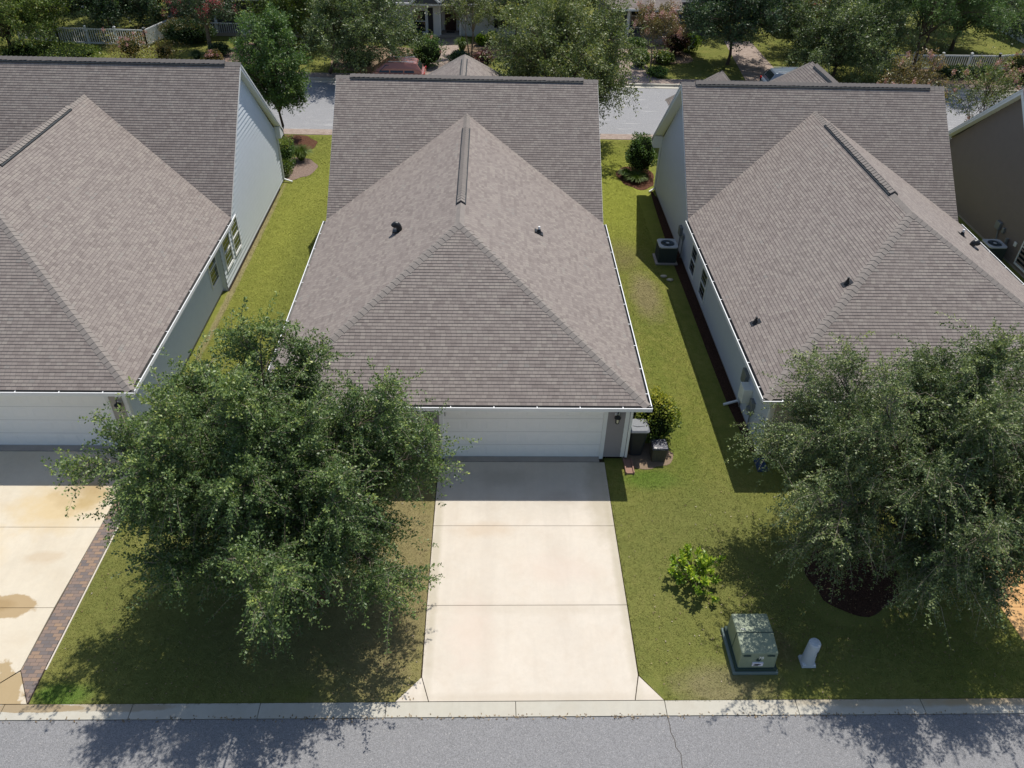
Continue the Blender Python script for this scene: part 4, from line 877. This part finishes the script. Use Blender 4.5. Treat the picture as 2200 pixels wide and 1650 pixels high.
# ------------------------------------------------------------------ cars on the back street
def mkpaint(n, c): 
    m = N(n); m.color(c); m.b.inputs['Coat Weight'].default_value = .6; return m.done(.3, .5, .2)
MAT['paint_grey'] = mkpaint('blue_grey_paint', (.16, .2, .25)); MAT['paint_red'] = mkpaint('faded_red_paint', (.36, .15, .115)); MAT['tyre'] = simple('tyre', (.015, .015, .016), .9, .2)
MAT['rim'] = simple('rim', (.4, .41, .42), .35, .5, .6); m = N('tail_light'); m.color((.5, .01, .012)); MAT['tail'] = m.done(.2, .6); m = N('head_light'); m.color((.7, .7, .68)); MAT['head'] = m.done(.1, .7)
MAT['silver'] = simple('silver_rail', (.6, .62, .65), .35, .5, .5)
def suv(name, label, x, y, face, paint):
    T = thing(name, label, 'car', (x, y, 0), 'cars parked on the back street')
    def loft(secs, mat, nm, par):
        g = MB(); vs = []; k = len(secs[0])
        for s_ in secs: vs += [(x + face * p[0], y + p[1], p[2]) for p in s_]
        g.add(vs, [[a * k + i, a * k + (i + 1) % k, (a + 1) * k + (i + 1) % k, (a + 1) * k + i] for a in range(len(secs) - 1) for i in range(k)] + [list(range(k)), [(len(secs) - 1) * k + i for i in range(k)][::-1]])
        return g.build(nm, mat, par, bevel=.03)
    def sec(px, w, z0, z1, tw): return [(px, -w, z0), (px, w, z0), (px, w, (z0 + z1) / 2), (px, tw, z1), (px, -tw, z1), (px, -w, (z0 + z1) / 2)]
    body = loft([sec(-2.3, .8, .42, .95, .76), sec(-2.2, .9, .3, 1.05, .84), (sec(-.2, .93, .25, 1.06, .86)), sec(1.0, .93, .25, 1.05, .85), sec(2.0, .88, .3, .92, .78), sec(2.3, .74, .4, .78, .66)], paint, 'body', T)
    roof = loft([sec(-2.1, .82, 1.0, 1.2, .78), sec(-1.75, .8, 1.0, 1.66, .62), sec(-.3, .8, 1.0, 1.72, .64), sec(.3, .8, 1.0, 1.66, .62), sec(1.15, .82, 1.0, 1.08, .78)], paint, 'cabin', T)
    for s_ in (-1, 1):
        for (a, b) in ((-1.6, -.95), (-.87, -.02), (.06, .62)):
            tp = min(b, .3 if b > .3 else b)
            g = MB(); q = lambda px, t: (x + face * px, y + s_ * (.835 - .155 * t), 1.1 + .45 * t)
            g.prism([q(a, 0), q(b if b < .5 else .78, 0), q(tp if b > .5 else b, 1), q(a + (.1 if a < -1.5 else 0), 1)], (0, s_ * .012, 0)); g.build('side_window', 'glass', T)
        g = MB(); g.bar((x + face * -1.6, y + s_ * .56, 1.74), (x + face * .1, y + s_ * .56, 1.74), .04, .03); g.build('roof_rail', 'silver', T)
        g = MB(); g.box(x + face * -2.27 - .03, x + face * -2.27 + .03, y + s_ * .72 - .12, y + s_ * .72 + .12, .82, 1.1); g.build('tail_light', 'tail', T)
        g = MB(); g.box(x + face * 2.18 - .08, x + face * 2.18 + .08, y + s_ * .62 - .14, y + s_ * .62 + .14, .68, .8); g.build('headlight', 'head', T)
        g = MB(); g.box(x + face * .85 - .06, x + face * .85 + .06, y + s_ * 1.0 - .09, y + s_ * 1.0 + .09, 1.08, 1.2); g.build('mirror', paint, T)
        for wx in (-1.4, 1.4):
            g = MB(); yy = y + s_ * .84; g.tube([(x + face * wx, yy - .11, .34), (x + face * wx, yy + .11, .34)], .34, 20); w_ = g.build('wheel', 'tyre', T)
            g = MB(); g.tube([(x + face * wx, yy + s_ * .08, .34), (x + face * wx, yy + s_ * .12, .34)], .2, 12); g.build('rim', 'rim', w_)
    g = MB(); q = lambda px, yy, z: (x + face * px, y + yy, z); g.prism([q(.36, -.58, 1.6), q(.36, .58, 1.6), q(1.02, .72, 1.13), q(1.02, -.72, 1.13)], (face * .012, 0, .012)); g.build('windscreen', 'glass', T)
    g = MB(); g.prism([q(-1.83, -.56, 1.58), q(-1.83, .56, 1.58), q(-2.07, .68, 1.22), q(-2.07, -.68, 1.22)], (face * -.015, 0, .012)); g.build('rear_window', 'glass', T)
    return T
suv('parked_car', 'blue-grey estate car with silver roof rails, parked beyond the right house', 19.75, 36.2, 1, 'paint_grey')
suv('parked_car', 'faded red car parked under trees beyond the middle house', -7.7, 36.95, -1, 'paint_red')

# ------------------------------------------------------------------ houses across the back street
MAT['roof_far'] = simple('far_roof_dark', (.05, .055, .065), .9, .2, var=.2); MAT['sid_white'] = simple('white_siding', (.7, .7, .68), .6, .3, var=.05); MAT['shutter'] = simple('shutter', (.03, .03, .035), .6, .3); MAT['red_door'] = simple('maroon_door', (.05, .02, .018), .5, .3); MAT['sid_dark'] = simple('slate_and_shade_siding', (.1, .105, .115), .7, .2); MAT['porch_floor'] = simple('porch_floor', (.35, .3, .26), .8, .2)
def roofq(mb, pts, down): roof_plane(mb, pts, down)
def wallf(mb, x0, x1, y, z0, z1): courses(mb, [(x0, y, z0), (x1, y, z0), (x1, y, z1), (x0, y, z1)], (0, y, z0), (1, 0, 0), (0, 0, 1), .15, .014)
# house with a maroon door
H = thing('house', 'white sided house with a dark maroon front door straight behind the middle house', 'house', (-5, 49.5, 0))
g = MB(); wallf(g, -10.5, -5.0, 49.5, .1, 2.55); g.box(-10.5, -5.0, 49.53, 60, 0, 2.55); wallf(g, -3.5, 2.5, 49.9, .1, 2.55); g.box(-3.5, 2.5, 49.93, 60, 0, 2.55); wallf(g, -5.0, -3.5, 51.0, .1, 2.55); g.box(-5, -3.5, 51.03, 60, 0, 2.55); g.build('wall', 'sid_white', H)
g = MB(); g.box(-5.12, -4.98, 49.44, 49.56, 0, 2.55); g.build('corner_trim', 'white', H)
g = MB(); g.box(-3.52, -3.38, 49.44, 49.56, 0, 2.55); g.build('porch_post', 'white', H)
g = MB(); g.box(-4.72, -3.82, 50.9, 50.98, .2, 2.4); dd = g.build('front_door', 'red_door', H); g = MB(); g.lathe(-4.6, 50.88, [(.03, 1.1), (.03, 1.14)], 8); g.build('handle', 'rim', dd)
g = MB(); g.box(-5.1, -3.4, 49.4, 51.0, 0, .18); g.build('porch_floor', 'porch_floor', H)
g = MB(); g.box(-4.6, -3.95, 50.2, 50.6, .18, .2); g.build('doormat', 'dark', H)
g = MB(); g.box(-6.0, -5.6, 49.44, 49.49, .3, 2.2)
for i in range(12): g.box(-5.97, -5.63, 49.425, 49.44, .36 + i * .15, .45 + i * .15)
g.build('shutter', 'shutter', H)
window(H, (-6.7, 49.5, 1.2), (0, -1, 0), 1.1, 1.7); window(H, (-.2, 49.9, 1.4), (0, -1, 0), 1.2, 1.5)
g = MB(); roof_plane(g, [(-11, 48.9, 2.62), (3, 48.9, 2.62), (3, 55, 5.8), (-11, 55, 5.8)], (0, -1, 0)); g.box(-11, 3, 48.86, 48.9, 2.5, 2.63); rf = g.build('roof', 'roof_far', H)
for cx in (-6.1, -3.9):
    g = MB(); g.prism([(cx - 1.1, 48.7, 2.64), (cx + 1.1, 48.7, 2.64), (cx, 48.7, 3.6)], (0, 2, 0)); gb = g.build('gable', 'sid_dark', rf)  # gable ends in shadow: the shade is put into the dark colour
    g = MB(); g.bar((cx - 1.2, 48.66, 2.6), (cx, 48.66, 3.7), .1, .14); g.bar((cx + 1.2, 48.66, 2.6), (cx, 48.66, 3.7), .1, .14); g.build('rake_board', 'white', rf)
g = MB(); g.box(-11, 3, 48.74, 48.86, 2.5, 2.66); g.build('fascia', 'white', H)
# porch house with a flag
H = thing('house', 'house with a columned front porch and a flag past the clipped bushes', 'house', (11.5, 49, 0))
g = MB(); g.box(8.8, 17, 51.4, 60, 0, 2.6); wallf(g, 8.8, 14, 51.38, .1, 2.6); g.build('wall', 'sid_dark', H)
g = MB(); g.box(8.8, 13.9, 48.6, 51.38, 0, .2); g.build('porch_floor', 'porch_floor', H)
for cx in (9.9, 13.2):
    g = MB(); g.box(cx - .1, cx + .1, 48.7, 48.9, .2, 2.55); g.box(cx - .14, cx + .14, 48.66, 48.94, .2, .35); g.build('porch_column', 'white', H)
window(H, (11.1, 51.36, 1.5), (0, -1, 0), 1.3, 1.8); window(H, (12.4, 51.36, 1.5), (0, -1, 0), 1.1, 1.8)
g = MB(); roof_plane(g, [(8.4, 48.3, 2.66), (14.1, 48.3, 2.66), (13.9, 54, 4.9), (11, 54, 4.9)], (0, -1, 0)); roof_plane(g, [(8.4, 48.3, 2.66), (11, 54, 4.9), (4, 58, 5.5)], (-.6, -1, 0)); rf = g.build('roof', 'shingle', H)
g = MB(); g.box(8.4, 14.1, 48.24, 48.3, 2.52, 2.68); g.build('fascia', 'white', H)
MAT['fred'] = simple('flag_red', (.5, .05, .06), .8, .1); MAT['fblue'] = simple('flag_blue', (.04, .06, .2), .8, .1); MAT['fwhite'] = simple('flag_white', (.7, .7, .7), .8, .1)
g = MB(); g.tube([(13.3, 48.7, 1.7), (13.95, 48.3, 2.6)], .02, 6); T = thing('flag', 'striped red, white and blue flag hanging from a pole on the porch column', 'flag', (13.3, 48.7, 1.7)); g.build('pole', 'silver', T)
for mat_, ks in (('fwhite', [0, 2, 4, 6]), ('fred', [1, 3, 5])):
    g = MB()
    for k in ks: g.prism([(13.88 - k * .055, 48.34, 2.5 - k * .05), (13.83 - k * .055, 48.37, 2.45 - k * .05), (14.0 - k * .02, 48.4, 1.2), (14.05 - k * .02, 48.36, 1.2)], (.0, .012, 0))
    g.build('flag_stripe', mat_, T)
g = MB(); g.prism([(13.9, 48.32, 2.52), (13.62, 48.35, 2.28), (13.8, 48.37, 1.85), (13.98, 48.35, 1.95)], (0, -.012, 0)); g.build('flag_canton', 'fblue', T)
# further houses, mostly hidden
H = thing('house', 'tan roofed house behind the trees, beyond the parked grey car', 'house', (26, 54, 0))
g = MB(); g.box(24, 34, 52.4, 62, 0, 2.3); g.build('wall', 'sid_beige', H)
g = MB(); roof_plane(g, [(23.4, 52, 2.1), (29.5, 52, 2.1), (29.5, 58, 5.2), (25, 58, 5.2)], (0, -1, 0)); roof_plane(g, [(23.4, 52, 2.1), (25, 58, 5.2), (23.4, 62, 5.2)], (-1, 0, 0)); rf = g.build('roof', 'shingle', H)
g = MB(); g.box(23.4, 29.5, 51.94, 52, 1.98, 2.12); g.build('fascia', 'white', H); g = MB(); g.box(24.2, 24.3, 52.1, 52.2, 0, 2.0); g.build('porch_post', 'white', H)
H = thing('house', 'pale grey house at the far top right behind the feathery tree', 'house', (46, 52, 0))
g = MB(); g.box(44, 56, 51, 62, 0, 3.2); g.build('wall', 'sid_blue', H); window(H, (46.3, 50.95, 1.8), (0, -1, 0), 1.4, 1.2)
g = MB(); roof_plane(g, [(43.4, 50.4, 3.2), (57, 50.4, 3.2), (57, 57, 6.8), (43.4, 57, 6.8)], (0, -1, 0)); g.build('roof', 'roof_far', H); g = MB(); g.box(43.4, 57, 50.34, 50.4, 3.05, 3.22); g.build('fascia', 'white', H)
H = thing('house', 'dark porched house behind the pink flowering tree at the top left', 'house', (-20, 50.5, 0))
g = MB(); g.box(-27, -15, 51, 62, 0, 2.9); g.build('wall', 'sid_dark', H); g = MB(); g.box(-23, -16, 48.6, 51, 0, .25); g.build('porch_floor', 'porch_floor', H)
for cx in (-22.6, -16.4):
    g = MB(); g.box(cx - .1, cx + .1, 48.7, 48.9, .25, 2.8); g.build('porch_column', 'white', H)
g = MB(); roof_plane(g, [(-27.6, 48.3, 2.85), (-14.6, 48.3, 2.85), (-14.6, 56, 6.3), (-27.6, 56, 6.3)], (0, -1, 0)); g.build('roof', 'roof_far', H); g = MB(); g.box(-27.6, -14.6, 48.24, 48.3, 2.7, 2.86); g.build('fascia', 'white', H)
g = MB(); g.box(-23, -16, 48.62, 48.68, .9, .98)
for i in range(40): g.box(-22.9 + i * .17, -22.86 + i * .17, 48.63, 48.67, .25, .9)
g.build('railing', 'white', H)
T = thing('rocking_chair', 'white slatted rocking chair in front of the dark porch at the top left', 'rocking chair', (-20.0, 47.6, 0))
for sx in (-.28, .28):
    g = MB(); g.tube([(-20 + sx, 47.2, .08), (-20 + sx, 47.6, .03), (-20 + sx, 48.1, .1)], .025, 6); g.build('rocker', 'white', T)
    g = MB(); g.bar((-20 + sx, 47.35, .05), (-20 + sx, 47.35, .65), .05, .05); g.build('leg', 'white', T); g = MB(); g.bar((-20 + sx, 47.85, .05), (-20 + sx, 47.95, 1.2), .05, .05); g.build('leg', 'white', T)
    g = MB(); g.box(-20 + sx - .05, -20 + sx + .05, 47.28, 47.92, .65, .69); g.build('armrest', 'white', T)
g = MB(); g.box(-20.28, -19.72, 47.32, 47.86, .42, .46); g.build('seat', 'white', T)
g = MB()
for i in range(6): g.bar((-20.24 + i * .096, 47.88, .5), (-20.24 + i * .096, 47.97, 1.2), .045, .02)
g.bar((-20.28, 47.97, 1.2), (-19.72, 47.97, 1.2), .05, .08); g.build('backrest', 'white', T)

# ------------------------------------------------------------------ picket fences
def fence(label, pts, h, group='white picket fences across the back street'):
    T = thing('picket_fence', label, 'fence', (pts[0][0], pts[0][1], 0), group)
    for (a, b) in zip(pts, pts[1:]):
        a = Vector((*a, 0)); b = Vector((*b, 0)); d = (b - a); ln = d.length; d.normalize(); g = MB(); z = Vector((0, 0, 1))
        for zz in (.18, h - .08): g.bar(a + z * zz, b + z * zz, .05, .1)
        k = int(ln / .17)
        for i in range(k): g.bar(a + d * (i + .5) * ln / k + z * .1, a + d * (i + .5) * ln / k + z * (h - .05), .085, .025, up=d)
        g.build('picket_panel', 'white', T)
        n = max(1, round(ln / 2.4))
        for i in range(n + 1):
            p = a + d * ln * i / n; g = MB(); g.box(p.x - .065, p.x + .065, p.y - .065, p.y + .065, 0, h + .1); g.box(p.x - .09, p.x + .09, p.y - .09, p.y + .09, h + .1, h + .16, tx=.05, ty=.05); g.build('post', 'white', T)
fence('white picket fence bending back beside the dark bushes at the top left', [(-37, 46.5), (-33.5, 45.4), (-26.9, 45.1), (-26.1, 48.6), (-27.4, 53.5), (-28.6, 59)], 1.25)
fence('white picket fence behind the feathery tree at the top right', [(28.4, 42.6), (37.2, 42.9), (41.5, 44.2)], 1.2)
fence('short far piece of white fence behind trees at the top left corner', [(-40.5, 58.5), (-36, 56)], 1.3)

# ------------------------------------------------------------------ trees and plants beyond the row
GT = 'trees across the back street'
tree('sapling_tree', 'slim upright green tree between the left and middle houses', 'tree', -13.0, 26.9, 7.6, 1.95, 1.5, ('greenmid',), 11, 20, 11, 11, (.12, .07), 20, .2, .08, zc=4.4, rz=3.2, twig=.6, low=-.8)
tree('oak_tree', 'large olive tree overhanging the back street right behind the middle roof', 'tree', 3.0, 26.3, 8.8, 4.1, 1.5, ('olive',), 12, 26, 13, 12, (.14, .07), 18, .4, .14, zc=4.9, rz=3.7, twig=.8, low=-.6)
tree('oak_tree', 'grey-green tree leaning over the faded red car', 'tree', -12.3, 39.3, 7.0, 4.4, 1.6, ('oak',), 13, 24, 13, 12, (.15, .075), 16, .4, .13, zc=3.3, rz=3.3, lean=(2.5, 0), low=-.75, group=GT)
tree('oak_tree', 'dark round tree on the lawn behind the parked grey car', 'tree', 16.9, 43.4, 6.9, 4.3, 1.5, ('darkleaf',), 14, 24, 13, 12, (.16, .09), 16, .4, .12, zc=4.0, rz=3.0, low=-.5, group=GT)
tree('oak_tree', 'bushy grey-green tree beside the gable peak of the right house', 'tree', 23.6, 39.6, 6.2, 4.4, 1.0, ('oak',), 15, 26, 14, 12, (.15, .07), 17, .5, .12, zc=3.1, rz=3.2, low=-.75, group=GT)
tree('willow_oak_tree', 'tall feathery tree with dark twin trunks in front of the right picket fence', 'tree', 30.5, 41.9, 9.6, 5.3, 2.6, ('greenmid',), 16, 28, 14, 12, (.17, .055), 18, .9, .2, zc=6.0, rz=3.7, stems=2, low=-.35, group=GT)
tree('broadleaf_tree', 'wide yellow-green tree in the top left corner in front of the fence', 'tree', -35.6, 42.4, 6.8, 5.6, 1.0, ('yellowish',), 17, 26, 14, 12, (.17, .08), 16, .6, .15, zc=3.2, rz=3.3, low=-.7, group=GT)
tree('broadleaf_tree', 'dark tree rising behind the left picket fence', 'tree', -31.2, 49.3, 6.4, 4.8, 1.0, ('darkleaf',), 18, 24, 13, 11, (.18, .1), 15, .4, .14, zc=3.2, rz=3.0, low=-.7, group=GT)
tree('broadleaf_tree', 'mid green tree behind the slim upright tree', 'tree', -15.3, 46.3, 6.2, 3.8, 1.0, ('yellowish',), 19, 22, 12, 11, (.17, .08), 15, .4, .12, zc=3.5, rz=2.8, low=-.7, group=GT)
tree('crape_myrtle', 'small multi-stemmed olive tree right of the paved path to the maroon door', 'tree', -2.5, 44.3, 4.9, 1.75, 1.7, ('olive',), 20, 14, 8, 8, (.13, .065), 13, .3, .09, zc=3.3, rz=1.6, stems=3, twig=.55, bark='bark_pale', group=GT)
tree('broadleaf_tree', 'olive tree in front of the white sided house, left of the big street tree', 'tree', 1.0, 47.2, 6.2, 2.7, 1.3, ('olive',), 21, 16, 9, 9, (.16, .08), 14, .4, .1, zc=3.6, rz=2.5, low=-.6, group=GT)
tree('crape_myrtle', 'flowering tree with bright pink blooms near the rocking chair', 'tree', -21.9, 44.2, 5.4, 2.6, 1.7, ('darkleaf',), 22, 16, 9, 9, (.14, .07), 14, .3, .16, zc=3.6, rz=1.9, flowers=('pink', 46, .22), low=-.5, bark='bark_pale', group=GT)
tree('crape_myrtle', 'pink flowering tree by the porch with the flag', 'tree', 10.75, 41.3, 4.4, 1.9, 1.9, ('autumn',), 23, 14, 8, 8, (.12, .06), 12, .3, .07, zc=3.2, rz=1.5, flowers=('palepink', 34, .17), stems=3, twig=.55, bark='bark_pale', group=GT)
tree('crape_myrtle', 'rusty leaved flowering tree just past the right end of the right house roof', 'tree', 23.0, 27.0, 4.9, 1.75, 1.4, ('autumn',), 24, 15, 8, 8, (.12, .06), 12, .3, .07, zc=3.3, rz=1.9, flowers=('palepink', 20, .12), stems=3, twig=.6, group='flowering street trees')
tree('crape_myrtle', 'sparse flowering tree over the street beside the brown house roof', 'tree', 27.3, 26.8, 4.7, 2.2, 1.2, ('olive',), 25, 14, 7, 7, (.12, .06), 12, .3, .07, zc=2.9, rz=2.1, flowers=('palepink', 26, .12), stems=3, twig=.6, group='flowering street trees')
tree('broadleaf_tree', 'dark tree at the right edge beyond the white fence', 'tree', 41.2, 45.8, 5.0, 2.6, 1.0, ('darkleaf',), 26, 15, 8, 8, (.17, .09), 14, .4, .1, zc=3, rz=2.2, low=-.6, group=GT)
tree('broadleaf_tree', 'tree with rusty tips against the tan roofed house', 'tree', 23.4, 47.5, 5.2, 2.8, 1.2, ('autumn',), 27, 15, 8, 8, (.16, .08), 14, .4, .1, zc=3.4, rz=2.2, low=-.6, flowers=('pink', 6, .12), group=GT)
for (x, y, h, r, mt, lb_, sd_) in ((-25.5, 54, 7, 4.2, 'greenmid', 'green tree behind the bend of the left picket fence', 37), (28, 49, 8, 4.2, 'greenmid', 'green tree in front of the tan roofed house', 39), (36.5, 48.5, 6.5, 3.8, 'oak', 'grey-green tree behind the right picket fence', 40), (-45, 50, 8, 4.5, 'greenmid', 'broad green tree at the very top left behind the fences', 31), (-33, 58, 8, 4.5, 'darkleaf', 'dark tree far behind the left picket fence', 32), (-12.5, 52, 8, 4, 'oak', 'grey-green tree at the top edge left of the maroon door house', 33), (5.2, 53, 8, 3.6, 'olive', 'olive tree between the maroon door house and the porch house', 34), (18.8, 55, 8, 4.5, 'darkleaf', 'dark tree at the top edge behind the round tree', 35), (36.5, 55, 9, 5.5, 'oak', 'grey-green tree at the top edge above the right picket fence', 36)):
    tree('broadleaf_tree', lb_, 'tree', x, y, h, r, 1.2, (mt,), sd_, 22, 11, 10, (.2, .11), 15, .4, .15, low=-.6, group=GT)
GS = 'garden shrubs across the back street'
def S_(lb_, x, y, rx, h, mat, n=1800, sd_=0, **k): shrub(k.pop('nm', 'shrub'), lb_, 'shrub', x, y, rx, k.pop('ry', rx), h, mat, n, k.pop('leaf', (.12, .07)), sd_, k.pop('rough', .15), group=GS, **k)
S_('large clipped dark bush with a brown top beside the left fence corner', -24.2, 46.6, 2.0, 1.7, 'darkleaf', 5000, 1, ry=1.3, rough=.08, nm='clipped_bush', flowers=('autumn', 46, .2))
for (x, y, r, h, lb_, sd_) in ((10.15, 45.5, .72, 1.3, 'round clipped bush furthest from the kerb, by the porch', 2), (10.3, 43.9, .55, .95, 'middle of the three round clipped bushes', 3), (10.1, 42.4, .68, 1.2, 'round clipped bush nearest the kerb', 4)):
    S_(lb_, x, y, r, h, 'greenmid', 3000, sd_, rough=.03, leaf=(.07, .04), nm='clipped_bush', core=.9)
S_('dark purple leaved bush beside the porch with the flag', 13.3, 45.6, 1.0, 2.2, 'purple', 3000, 5, rough=.2)
S_('low yellow-green bush beneath the pink tree by the porch', 12.0, 43.6, .9, .8, 'yellowish', 1800, 6)
S_('low green bush at the foot of the pink tree near the kerb', 11.0, 40.2, .75, .6, 'greenmid', 1500, 7)
S_('yellow-green bush right of the purple bush', 14.6, 46.6, .7, 1.4, 'bright', 1500, 8)
S_('small round bright green bush left of its twin by the white sided house', -1.75, 47.4, .42, .8, 'bright', 900, 9, nm='clipped_bush', rough=.05)
S_('small round bright green bush right of its twin by the white sided house', -.85, 48.0, .42, .9, 'bright', 900, 10, nm='clipped_bush', rough=.05)
S_('green bush with pale pink blooms behind the tail of the red car', -5.6, 41.6, 1.25, 1.9, 'greenmid', 2600, 11, rough=.25, flowers=('palepink', 8, .12))
S_('pink flowering low bush right of the small back roof peak', -1.6, 41.0, .7, 1.3, 'purple', 1500, 12, flowers=('palepink', 14, .1))
S_('dark low bush at the left edge of the paved path', -3.3, 42.4, .8, .8, 'darkleaf', 1500, 13)
S_('rusty bush with pink blooms in front of the left picket fence', -26.6, 41.2, 1.5, 2.0, 'autumn', 3000, 14, rough=.5, core=.45, flowers=('palepink', 26, .12))
S_('rusty bush without blooms behind the left house ridge', -24.3, 41.4, 1.1, 1.5, 'autumn', 2000, 15, rough=.5, core=.45)
S_('small pink flowering bush just above the left house ridge end', -20.6, 40.6, .6, 1.1, 'autumn', 1200, 16, flowers=('palepink', 14, .1))
S_('dark bush under the pink flowering tree', -21.0, 43.2, .8, .9, 'darkleaf', 1500, 17)
S_('long dark hedge in front of the right picket fence', 33.4, 41.2, 1.9, .8, 'darkleaf', 4200, 18, ry=.55, rough=.1)
S_('bright green bush at the right end of the dark hedge', 35.9, 41.2, .9, .75, 'greenmid', 2000, 19)
S_('pink and rusty bush at the right in front of the picket fence', 37.8, 40.6, 1.5, 1.9, 'autumn', 3000, 20, rough=.25, flowers=('palepink', 20, .12))
S_('low rusty bush under the feathery tree', 28.6, 39.9, 1.2, 1.1, 'autumn', 2400, 21, rough=.25, flowers=('palepink', 9, .1))
S_('dense pale green groundcover bush in front of the top left fence', -32.5, 41.4, 4.0, 1.0, 'yellowish', 6000, 22, ry=2.0, rough=.12)
S_('dark bush beneath the grey-green tree over the red car', -10.6, 41.8, 1.3, .9, 'darkleaf', 2200, 23)
S_('dark bush by the window of the white sided house', -7.6, 48.2, 1.3, .9, 'darkleaf', 2200, 24)
for (x, y, r, h, lb_, sd_) in ((-20.0, 45.0, .8, 1.0, 'spiky grass clump below the rocking chair', 1), (-19.0, 46.2, .7, .9, 'spiky grass clump right of the rocking chair', 2), (-22.3, 42.0, .6, .8, 'dark spiky clump left of the pink tree trunk', 3), (-5.8, 47.0, .7, 1.1, 'spiky grass clump left of the maroon door path', 4), (-3.2, 45.6, .7, 1.2, 'tall spiky grass clump right of the maroon door path', 5), (-6.7, 44.3, .6, 1.0, 'yellowish grass clump by the paved path, nearer the red car', 6)):
    grass_clump('spiky_grass', lb_, x, y, r, h, 'blade' if sd_ != 3 else 'darkleaf', 260, sd_, .03, 'spiky grass clumps across the back street')

# ------------------------------------------------------------------ grass blades standing in the near lawns
def tufts(name, regions, seed, dens):
    rs = np.random.RandomState(seed); P = []
    for (x0, x1, y0, y1, test) in regions:
        n = int((x1 - x0) * (y1 - y0) * dens); q = np.stack([rs.uniform(x0, x1, n), rs.uniform(y0, y1, n), np.zeros(n)], 1); P.append(q[test(q[:, 0], q[:, 1])])
    P = np.concatenate(P); n = len(P); k = 2; P = np.repeat(P, k, 0) + rs.normal(size=(n * k, 3)) * [.02, .02, 0]
    A = rs.normal(size=P.shape) * [.014, .014, 0] + np.stack([np.zeros(n * k), np.zeros(n * k), rs.uniform(.01, .026, n * k)], 1); S = norm(np.cross(A, rs.normal(size=A.shape))) * .0055
    V = np.empty((len(P), 3, 3), 'f'); V[:, 0] = P - S; V[:, 1] = P + S; V[:, 2] = P + A
    me = bpy.data.meshes.new(name); m_ = len(P); me.vertices.add(m_ * 3); me.vertices.foreach_set('co', V.ravel()); me.loops.add(m_ * 3); me.loops.foreach_set('vertex_index', np.arange(m_ * 3, dtype='i'))
    me.polygons.add(m_); me.polygons.foreach_set('loop_start', np.arange(m_, dtype='i') * 3); me.polygons.foreach_set('loop_total', np.full(m_, 3, 'i')); me.materials.append(MAT['lawn']); me.update(calc_edges=True)
    o = bpy.data.objects.new(name, me); C.objects.link(o); return tag(o, 'short mown grass blades covering the lawns between and in front of the houses', 'grass', kind='stuff')
EDG = [(-2.66, -2.58, -7.6, 0, lambda x, y: rs_e(x, y)), (2.55, 2.66, -7.6, 0, lambda x, y: rs_e(x, y)), (3.1, 12.4, -8.3, -8.24, lambda x, y: rs_e(x, y)), (-11.5, -3.2, -8.3, -8.24, lambda x, y: rs_e(x, y))]
rs_e = lambda x, y: np.sin(x * 9 + y * 7) * np.sin(y * 23 + x * 17) > -.25
tufts('grass', EDG * 2 + [(-11.5, -2.68, -8.25, 1.1, lambda x, y: (x > -11.55 + (y + 8.25) * .01) & ((x < -2.72) & ((y > -7.7) | (x < -3.25)))),
                (-11.7, -7.4, 1.1, 27.4, lambda x, y: x > -12), (2.65, 12.4, -8.25, 0, lambda x, y: ((y > -7.65) | (x > 3.12)) & (((x - 8.5) / 1.35) ** 2 + ((y + 5) / 1.3) ** 2 > 1) & ~((x > 4.8) & (x < 6.12) & (y > -7.7) & (y < -6.3))),
                (3.3, 7.5, 0, 27.4, lambda x, y: (((x - 4.05) / .95) ** 2 + ((y - .1) / .75) ** 2 > 1) & ((x < 6.55) | (y > 24)) & (((x - 6.85) / 1.) ** 2 + ((y - 22.1) / 1.55) ** 2 > 1))], 9, 800)

def litter(name, label, cx, cy, sx, sy, n, seed, cols, ok):
    rs = np.random.RandomState(seed); P = np.stack([rs.normal(cx, sx, n), rs.normal(cy, sy, n), np.full(n, .03)], 1); P = P[ok(P[:, 0], P[:, 1])]; n = len(P)
    A = norm(rs.normal(size=(n, 3)) * [1, 1, .12]) * rs.uniform(.03, .07, (n, 1)); S = norm(np.cross(A, [0, 0, 1.] + rs.normal(size=(n, 3)) * .2)) * .014
    return tag(leaf_mesh(name, P, A, S, rs.uniform(0, 1, n), [cols]), label, 'fallen leaves', kind='stuff')
MAT['dry'] = leaf_mat('dry_leaf', [(.06, .04, .02), (.12, .08, .04), (.2, .14, .07)])
litter('fallen_leaves', 'dry fallen leaves scattered under the left front tree and along the kerb', -5.5, -5.5, 3.0, 2.2, 1500, 1, 'dry', lambda x, y: (y > -8.2) & (y < -.3) & (x > -11.4) & (x < -2.75))
litter('fallen_leaves', 'dry fallen leaves scattered under the right front tree', 8.6, -5.6, 2.6, 1.9, 1300, 2, 'dry', lambda x, y: (y > -8.2) & (y < -.3) & (x > 2.8) & (x < 12.3))
o_ = litter('gutter_litter', 'thin line of leaf litter lying in the kerb gutter', 0, -8.66, 8, .03, 450, 3, 'dry', lambda x, y: (abs(x) < 14) & (y > -8.8)); o_.location.z = -.02
